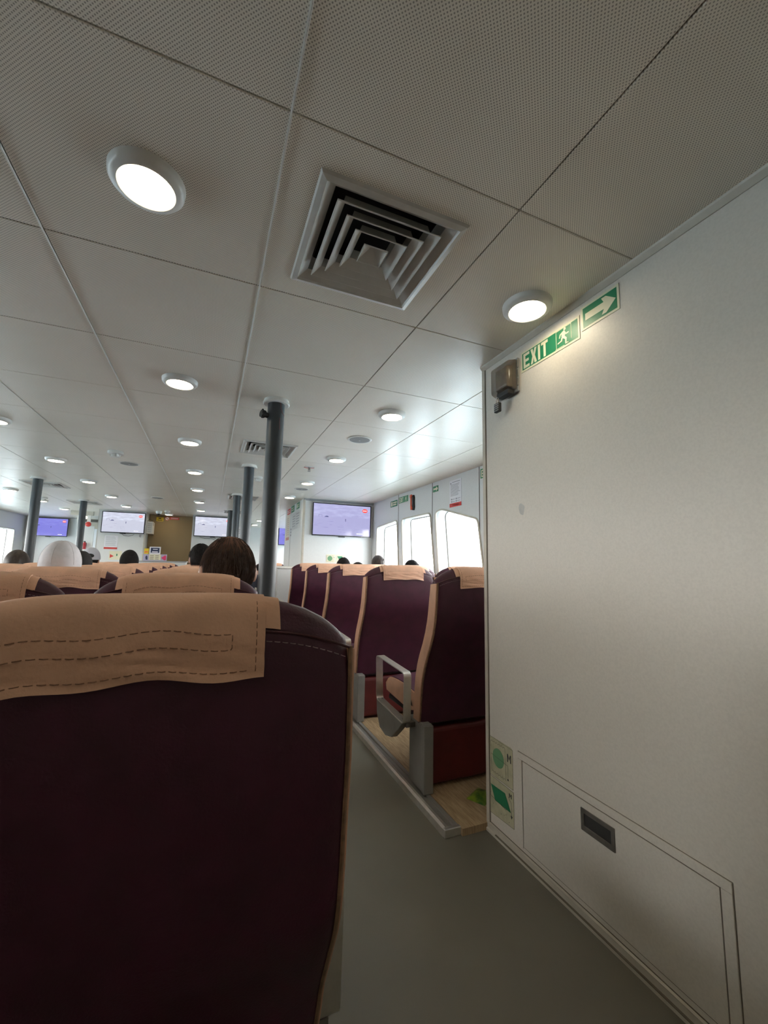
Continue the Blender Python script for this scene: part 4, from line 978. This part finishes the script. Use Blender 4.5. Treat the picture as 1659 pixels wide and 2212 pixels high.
eb = empty('electrical_box', (-1.17, 9.70, 1.745), 'white electrical box with loose cables right of the left-hand screen', 'box')
MB().box(-.052, .055, -.10, .215, -.125, .125).build('case', 'white', eb, bevel=.006)
sl = MB()
for k in range(5): sl.box(-.03, .04, -.103, -.1005, -.09 + .04 * k, -.08 + .04 * k)
sl.build('vent_slots', 'greyp', eb)
MB().tube([(-.05, -.08, .13), (-.01, -.09, .17), (.03, -.08, .15), (.06, -.09, .10), (.065, -.10, .04)], .004, 6).build('cable', 'black', eb, smooth=True)
cb_ = MB().tube([(-1.62, 9.470, 1.588), (-1.58, 9.468, 1.555), (-1.50, 9.470, 1.548), (-1.44, 9.470, 1.565), (-1.41, 9.474, 1.588)], .004, 6).tube([(-1.31, 9.475, 1.59), (-1.315, 9.47, 1.55), (-1.30, 9.47, 1.535), (-1.29, 9.475, 1.59)], .004, 6)
tag(cb_.build('cable', 'black', smooth=True), 'black cable looping out from under the left-hand bright screen', 'cable')
cb2 = MB().tube([(-.22, 9.470, 1.586), (-.12, 9.466, 1.56), (.0, 9.466, 1.568), (.06, 9.468, 1.55), (.10, 9.474, 1.585)], .004, 6)
tag(cb2.build('cable', 'black', smooth=True), 'black cable under the screen behind the pillars', 'cable')
# niche counter with display items
nc = empty('niche_counter', (-.80, 9.2, 0), 'low counter in front of the brown wall, topped by display items', 'counter')
MB().box(-.40, .38, -.22, .28, 0, 1.055).build('body', 'wall_far', nc, bevel=.004)
MB().box(-.415, .395, -.24, .29, 1.0555, 1.075).build('top', 'greyp', nc, bevel=.004)
db = empty('display_box', (-.96, 9.02, 1.0755), 'lilac and pink display box with handwritten lines in front of the brown wall', 'box')
MB().box(-.195, .195, -.03, .07, 0, .125).build('box', 'lilac', db, bevel=.003)
MB().prism(R(-.10, .10, .015, .122), lambda a, b, d: (a, -.0305 - d, b), 0, .002).build('paper_label', 'cream', db)
t = MB()
for k in range(3):
    for j in range(2): t.prism(R(-.085 + .09 * j, -.02 + .085 * j, .03 + .032 * k, .038 + .032 * k), lambda a, b, d: (a, -.0326 - d, b), 0, .001)
t.build('handwriting', 'ink', db)
MB().prism([(.105, .06), (.165, .105), (.19, .10), (.19, .02), (.16, .012)], lambda a, b, d: (a, -.0305 - d, b), 0, .002).build('pink_shape', 'pink', db)
MB().prism([(-.15, .02), (-.12, .02), (-.125, .08), (-.145, .10), (-.16, .07)], lambda a, b, d: (a, -.0305 - d, b), 0, .002).build('blue_shape', 'navy', db)
cd = empty('display_card', (-.98, 9.07, 1.203), 'white-framed dark display card leaning on top of the lilac box', 'card')
c1 = MB().box(-.09, .10, -.010, .008, .0, .14).build('card', 'paper', cd, bevel=.002)
MB().box(-.068, .080, -.012, -.0105, .026, .122).build('dark_face', 'navy', c1); MB().box(-.03, .05, -.0135, -.0125, .085, .098).box(-.045, .055, -.0135, -.0125, .035, .052).build('face_print', 'paper', c1)
yb = empty('yellow_carton', (-1.115, 9.10, 1.203), 'yellow carton beside the dark display card', 'carton')
MB().box(-.045, .03, -.02, .04, 0, .105).build('carton', 'yellow', yb, bevel=.003); MB().box(-.035, .02, -.0215, -.0205, .03, .05).build('print', 'orange', yb)

# left corridor door with bell and extinguisher
dr = structure(MB().box(-2.75, -2.20, 11.0, 11.05, 0, ZC).build('wall_corridor', 'wall_far'))
door = structure(MB().box(-2.60, -2.28, 10.96, 10.995, .02, 1.95).build('door_1', 'trimw'))
MB().box(-2.56, -2.47, 10.95, 10.959, 1.30, 1.75).box(-2.42, -2.33, 10.95, 10.959, 1.10, 1.75).build('door_pane', mat('bright_pane', (.8, .85, .9), .2), door)
MB().box(-2.62, -2.27, 10.94, 10.962, 1.90, 1.96).build('door_closer', 'seam', door)
bl = empty('fire_bell', (-2.30, 9.98, 1.78), 'red fire bell beside the farther left pillar', 'bell')
structure(MB().box(-2.62, -2.24, 10.0, 10.06, 1.96, ZC).build('trim_29', 'trimw'))
MB().lathe([(.05, 0), (.05, .02), (.038, .04), (.01, .05)], (0, 0, 0), 24, lambda x, y, z: (x, -z, y)).build('gong', 'red', bl, smooth=True)
MB().box(-.03, .03, 0, .02, -.03, .18).build('bracket', 'white', bl)
fx = empty('fire_extinguisher', (-2.34, 10.02, 1.28), 'red fire extinguisher hanging beside the farther left pillar', 'fire extinguisher'); fx.scale = (.6, .6, .6)
MB().lathe([(.05, 0), (.055, .02), (.055, .18), (.03, .22), (.015, .24)], seg=20).build('cylinder', mat('extinguisher_red', (.35, .02, .03), .3), fx, smooth=True)
MB().box(-.03, .03, -.01, .01, .24, .27).tube([(.02, 0, .25), (.06, -.02, .2), (.06, -.02, .08)], .007, 6).build('valve_and_hose', 'black', fx)
structure(MB().box(-2.42, -2.22, 10.08, 10.12, 0, 1.75).build('wall_bell_post', 'wall_far'))
MB().box(-2.40, -2.30, 10.06, 10.079, 1.25, 1.4)
# wall bits seen between the pillars on the right
structure(MB().box(.62, .80, 10.6, 10.66, 0, ZC).build('wall_passage', 'trimw'))
po = flat_sign('wall_poster', (.44, 9.4895, 1.42), 'white poster seen in the gap left of the nearest pillar', 'poster', 'front wall posters', 'y', .15, .42, 'paper', [('text', 'inkg', lines(.02, .135, .04, .38, 9, .01))])

# ------------------------------------------------------------------ people
def eval_mesh(ob):
    dg = bpy.context.evaluated_depsgraph_get(); dg.update()
    return bpy.data.meshes.new_from_object(ob.evaluated_get(dg))
def head_fn(x, y, z):
    """unit sphere -> head; +y is the face, origin at head centre"""
    X, Y, Z = x * .078, y * .098, z * .118
    if z < 0: X *= 1 - .30 * (-z) ** 1.6; Y = Y * (1 - (.35 * (-z) ** 1.5 if y < 0 else .05 * (-z)))
    if z > .2 and y < 0: Y *= 1.02
    return (X, Y, Z)
def limb(mb, a, b, ra, rb, seg=12):
    a, b = Vector(a), Vector(b); n = 6; t = (b - a).normalized(); up = Vector((0, 0, 1)) if abs(t.z) < .9 else Vector((1, 0, 0)); x = t.cross(up).normalized(); y = x.cross(t)
    vs = []
    for i in range(n + 1):
        f = i / n; p = a.lerp(b, f); r = ra + (rb - ra) * f + .006 * math.sin(PI * f)
        vs += [p + x * r * math.cos(2 * PI * k / seg) + y * r * math.sin(2 * PI * k / seg) for k in range(seg)]
    fs = [(i * seg + k, i * seg + (k + 1) % seg, (i + 1) * seg + (k + 1) % seg, (i + 1) * seg + k) for i in range(n) for k in range(seg)] + [tuple(range(seg))[::-1], tuple(range(n * seg, (n + 1) * seg))]
    mb.add(vs, fs); mb.ellipsoid(a, (ra, ra, ra), 10, 6); mb.ellipsoid(b, (rb, rb, rb), 10, 6)
HC = .53      # head centre height above the hips
def body_mb(grow=0.0, part='all'):
    mb = MB(); g_ = grow
    if part in ('all',):
        mb.ellipsoid((0, .02, HC), (1, 1, 1), 24, 16, head_fn)
        mb.ellipsoid((0, .118, HC - .015), (.011, .018, .024), 10, 6)          # nose
        mb.ellipsoid((0, .104, HC - .055), (.024, .012, .008), 10, 6)          # lips
        mb.ellipsoid((0, .100, HC - .09), (.022, .018, .018), 10, 6)           # chin
        for s in (-1, 1): mb.ellipsoid((s * .082, .005, HC - .01), (.010, .019, .031), 10, 8); mb.ellipsoid((s * .03, .106, HC + .035), (.02, .008, .008), 8, 6)
        limb(mb, (0, -.02, HC - .19), (0, .0, HC - .06), .058, .054)
    if part in ('all', 'top'):
        for z, rx, ry in ((.02, .17, .115), (.09, .155, .11), (.16, .160, .11), (.23, .175, .11), (.29, .165, .09)):
            mb.ellipsoid((0, -.02, z), (rx + g_, ry + g_, .10 + g_), 20, 10)
        mb.ellipsoid((0, -.02, HC - .205), (.09 + g_, .07 + g_, .06 + g_), 16, 8)
        for s in (-1, 1):
            limb(mb, (s * .175, -.02, .29), (s * .215, .01, .08), .052 + g_, .042 + g_)
            limb(mb, (s * .215, .01, .08), (s * .12, .27, .105) if part == 'all' else (s * .16, .17, .096), .042 + g_, .028 + g_)
    if part == 'all':
        for s in (-1, 1):
            mb.ellipsoid((s * .105, .305, .088), (.038, .045, .016), 12, 8)
            for k, (dx, L_) in enumerate(((-.027, .062), (-.009, .074), (.009, .070), (.027, .056))):
                limb(mb, (s * .105 + dx, .335, .09), (s * .105 + dx * 1.15, .335 + L_ * .6, .082), .0085, .0078, 8)
                limb(mb, (s * .105 + dx * 1.15, .335 + L_ * .6, .082), (s * .105 + dx * 1.2, .335 + L_ * .9, .062), .0078, .0068, 8)
            limb(mb, (s * .075, .30, .09), (s * .048, .335, .082), .010, .008, 8)
    if part in ('all', 'legs'):
        mb.ellipsoid((0, 0, -.01), (.165 + g_, .13 + g_, .10 + g_), 18, 10)
        for s in (-1, 1):
            limb(mb, (s * .09, .02, .0), (s * .11, .42, .0), .082 + g_, .058 + g_)
            limb(mb, (s * .11, .42, .0), (s * .11, .40, -.46), .055 + g_, .038 + g_)
            if part == 'all': mb.ellipsoid((s * .11, .46, -.50), (.042, .12, .035), 14, 8)
    mb.v = [(v[0], v[1] - .30 * min(.40, max(0, v[2])), v[2]) for v in mb.v]      # lean back against the seat
    return mb
def remesh(mb, name, material, voxel):
    o = mb.build(name, material); md = o.modifiers.new('r', 'REMESH'); md.mode = 'VOXEL'; md.voxel_size = voxel
    sm = o.modifiers.new('s', 'SMOOTH'); sm.iterations = 3; sm.factor = .5
    me = eval_mesh(o); me.name = name; bpy.data.objects.remove(o)
    for p in me.polygons: p.use_smooth = True
    return me
ME_body = remesh(body_mb(), 'body', 'skin', .0085)
ME_top = remesh(body_mb(.010, 'top'), 'shirt', 'shirt_dark', .012)
ME_leg = remesh(body_mb(.010, 'legs'), 'trousers', 'trousers', .012)
def hair_mesh(kind):
    mb = MB(); nu, nv = 48, 26; off = {'short': .009, 'long': .020, 'thin': .006, 'cap': .016}[kind]
    vs = []; rnd = random.Random(5)
    for i in range(nv + 1):
        th = PI * .62 * i / nv
        for k in range(nu):
            a = 2 * PI * k / nu; fx_, fy_ = math.cos(a), math.sin(a)
            # hairline: high at the forehead (+y), low at the nape
            lim = .36 if fy_ > .5 else (.62 if fy_ < -.1 else .48)
            if kind == 'cap': lim = .50
            if kind == 'long': lim = .40 if fy_ > .55 else .70
            t_ = th * lim / .62
            x, y, z = math.sin(t_) * fx_, math.sin(t_) * fy_, math.cos(t_)
            p = Vector(head_fn(x, y, z)); nrm = Vector((x / .078, y / .098, z / .118)).normalized()
            e = min(1, (nv - i) / 3.0) if kind != 'cap' else 1
            w = (1 + .10 * math.sin(9 * a + i * .3) * (.3 if kind == 'thin' else .6 if kind != 'cap' else .15)) * (off * (.35 + .65 * e))
            if kind == 'cap': w += .010 * math.cos(t_) + (.0022 * abs(math.cos(3 * a)) if i > 2 else 0)
            vs.append(p + nrm * w)
    o = len(vs); inner = []
    for i in range(nv + 1):
        for k in range(nu):
            q = Vector(vs[i * nu + k]); inner.append(q * .94)
    vs = [Vector(v) for v in vs] + inner
    fs = [(i * nu + k, i * nu + (k + 1) % nu, (i + 1) * nu + (k + 1) % nu, (i + 1) * nu + k) for i in range(nv) for k in range(nu)]
    fs += [tuple(o + q for q in f[::-1]) for f in fs]
    fs += [(nv * nu + k, nv * nu + (k + 1) % nu, o + nv * nu + (k + 1) % nu, o + nv * nu + k) for k in range(nu)]
    mb.add(vs, fs)
    return mb
def strands(n, seed, col_off=.007, tang=1.0, w=.0013):
    """fine tapering locks lying on the scalp, combed from the crown outward"""
    mb = MB(); rnd = random.Random(seed)
    for q in range(n):
        a = rnd.uniform(0, 2 * PI); t0 = rnd.uniform(.05, 1.15) if tang == 1.0 else max(rnd.uniform(.1, 1.2), rnd.uniform(.1, 1.2)); ln = rnd.uniform(.25, .5); tw = rnd.uniform(-.3, .3) * tang
        lim = 1.15 if math.sin(a) > .4 else 1.95
        pts = []
        for k in range(5):
            t_ = min(lim, t0 + ln * k / 4 + (.7 if math.sin(a) < 0 and q % 2 else 0) * 1.0); aa = a + tw * k / 4
            x, y, z = math.sin(t_) * math.cos(aa), math.sin(t_) * math.sin(aa), math.cos(t_)
            p = Vector(head_fn(x, y, z)); nr = Vector((x / .078, y / .098, z / .118)).normalized()
            pts.append(p + nr * (col_off + .002 * math.sin(PI * k / 4) + rnd.uniform(0, .001)))
        v = []
        for k, p in enumerate(pts):
            t = (pts[min(4, k + 1)] - pts[max(0, k - 1)]); nr = p.normalized(); s = t.cross(nr)
            if s.length < 1e-7: s = Vector((1, 0, 0))
            s.normalize(); ww = w * (1 - .8 * k / 4); v += [p - s * ww, p + s * ww, p + nr * ww * 1.2]
        mb.add(v, [(3 * k + j, 3 * k + (j + 1) % 3, 3 * k + 3 + (j + 1) % 3, 3 * k + 3 + j) for k in range(4) for j in range(3)])
    return mb
def obj_from(me, name, parent, material=None):
    o = bpy.data.objects.new(name, me); C.objects.link(o); o.parent = parent
    return o
def person(x, y, ztop, label, hair='short', hmat='hair_black', shirt='shirt_dark', scale=1.0, yaw=0, strand=0, cap=None, cat='person', wide=1.0):
    root = empty('person', (x, y + .12 * scale, ztop - (HC + .125) * scale), label, cat, 'seated passengers', rz=yaw); root.scale = (scale * wide, scale, scale)
    obj_from(ME_body, 'body', root)
    me = ME_top.copy(); me.materials.clear(); me.materials.append(M[shirt]); obj_from(me, 'shirt', root); obj_from(ME_leg, 'trousers', root)
    for s in (-1, 1): MB().ellipsoid((s * .031, -.015, HC + .012), (.012, .008, .008), 10, 6).build('eye', 'eye', root)
    if cap:
        c = hair_mesh('cap').build('cap', cap, root, smooth=True, loc=(0, .02 - .12, HC))
        MB().lathe([(.008, .130), (.006, .139)], seg=12).build('cap_button', cap, c)
        if cap == 'cap_white':
            sm = MB()
            for k in range(6):
                a = k * PI / 3 + .3; pts = []
                for i in range(14):
                    t_ = .12 + 1.35 * i / 13; x_, y_, z_ = math.sin(t_) * math.cos(a), math.sin(t_) * math.sin(a), math.cos(t_)
                    p = Vector(head_fn(x_, y_, z_)); nr = Vector((x_ / .078, y_ / .098, z_ / .118)).normalized(); pts.append(p + nr * (.0175 + .010 * math.cos(t_)))
                sm.tube(pts, .0016, 6)
            sm.build('cap_seams', cap, c)
        MB().prism([(-.07, .07), (-.06, .13), (-.03, .165), (.03, .165), (.06, .13), (.07, .07)], lambda a, b, d: (a, b, d + .02 - (b - .07) * .2), 0, .006).build('cap_peak', cap, c)
        if cap == 'cap_grey':
            # rear opening with dark band
            MB().ellipsoid((0, -.108, .045), (.045, .012, .026), 16, 8).build('cap_patch', 'cap_black', c)
        hh = hair_mesh('short').build('hair', hmat, root, smooth=True, loc=(0, .02 - .12, HC)); hh.scale = (.99, .99, .97)
    else:
        hh = hair_mesh(hair).build('hair', hmat, root, smooth=True, loc=(0, .02 - .12, HC))
        if strand: strands(strand, int(x * 100) + 50, .0105 if hair == 'short' else .0060, .35 if hair == 'thin' else 1.0, .0009 if hair == 'thin' else .0013).build('hair_strands', 'strand' if hair == 'thin' else hmat, hh)
    return root
person(.062, 1.80, 1.200, 'person with thinning dark brown hair seated beyond the nearest row, in front of the pillar', 'thin', 'scalp', strand=1500, scale=1.14, wide=1.10, yaw=.10, shirt='shirt_grey')
person(-.095, 3.76, 1.235, 'person with short black hair seen left of the balding head', 'short', 'hair_black', strand=300, scale=1.03, yaw=.25)
person(-.770, 2.80, 1.174, 'person in a white cotton cap seated in the centre block', cap='cap_white', yaw=.1)
person(-1.125, 4.72, 1.15, 'person in a black cap right of the white cap', cap='cap_black', yaw=.05, scale=.95)
person(-1.262, 5.66, 1.205, 'person in a grey and black cap beside the farther left pillar', cap='cap_grey', yaw=.1, scale=.97)
person(-.87, 5.66, 1.195, 'person with black hair in front of the notice below the left bright screen', 'long', 'hair_black', strand=200)
person(-1.60, 4.72, 1.15, 'person with tied brown hair at the left picture edge', 'long', 'hair_brown', strand=200, scale=.95)
person(1.475, 4.74, 1.165, 'person with dark hair below the small green signs, above the window block covers', 'short', 'hair_black', strand=200, scale=.95)
person(1.33, 3.80, 1.112, 'person with dark hair barely showing above a headrest left of the windows', 'short', 'hair_black', scale=.92)
person(1.915, 3.80, 1.145, 'person with dark hair in front of the middle window', 'short', 'hair_black', strand=200, scale=.95)
person(1.96, 4.78, 1.205, 'person with greying dark hair before the leftmost window', 'short', 'hair_brown', strand=200, yaw=-.2, shirt='shirt_grey')
person(1.02, 9.4, 1.06, 'person dressed in black beyond the aisle seats, half hidden by the nearest pillar', 'short', 'hair_black', scale=.9)
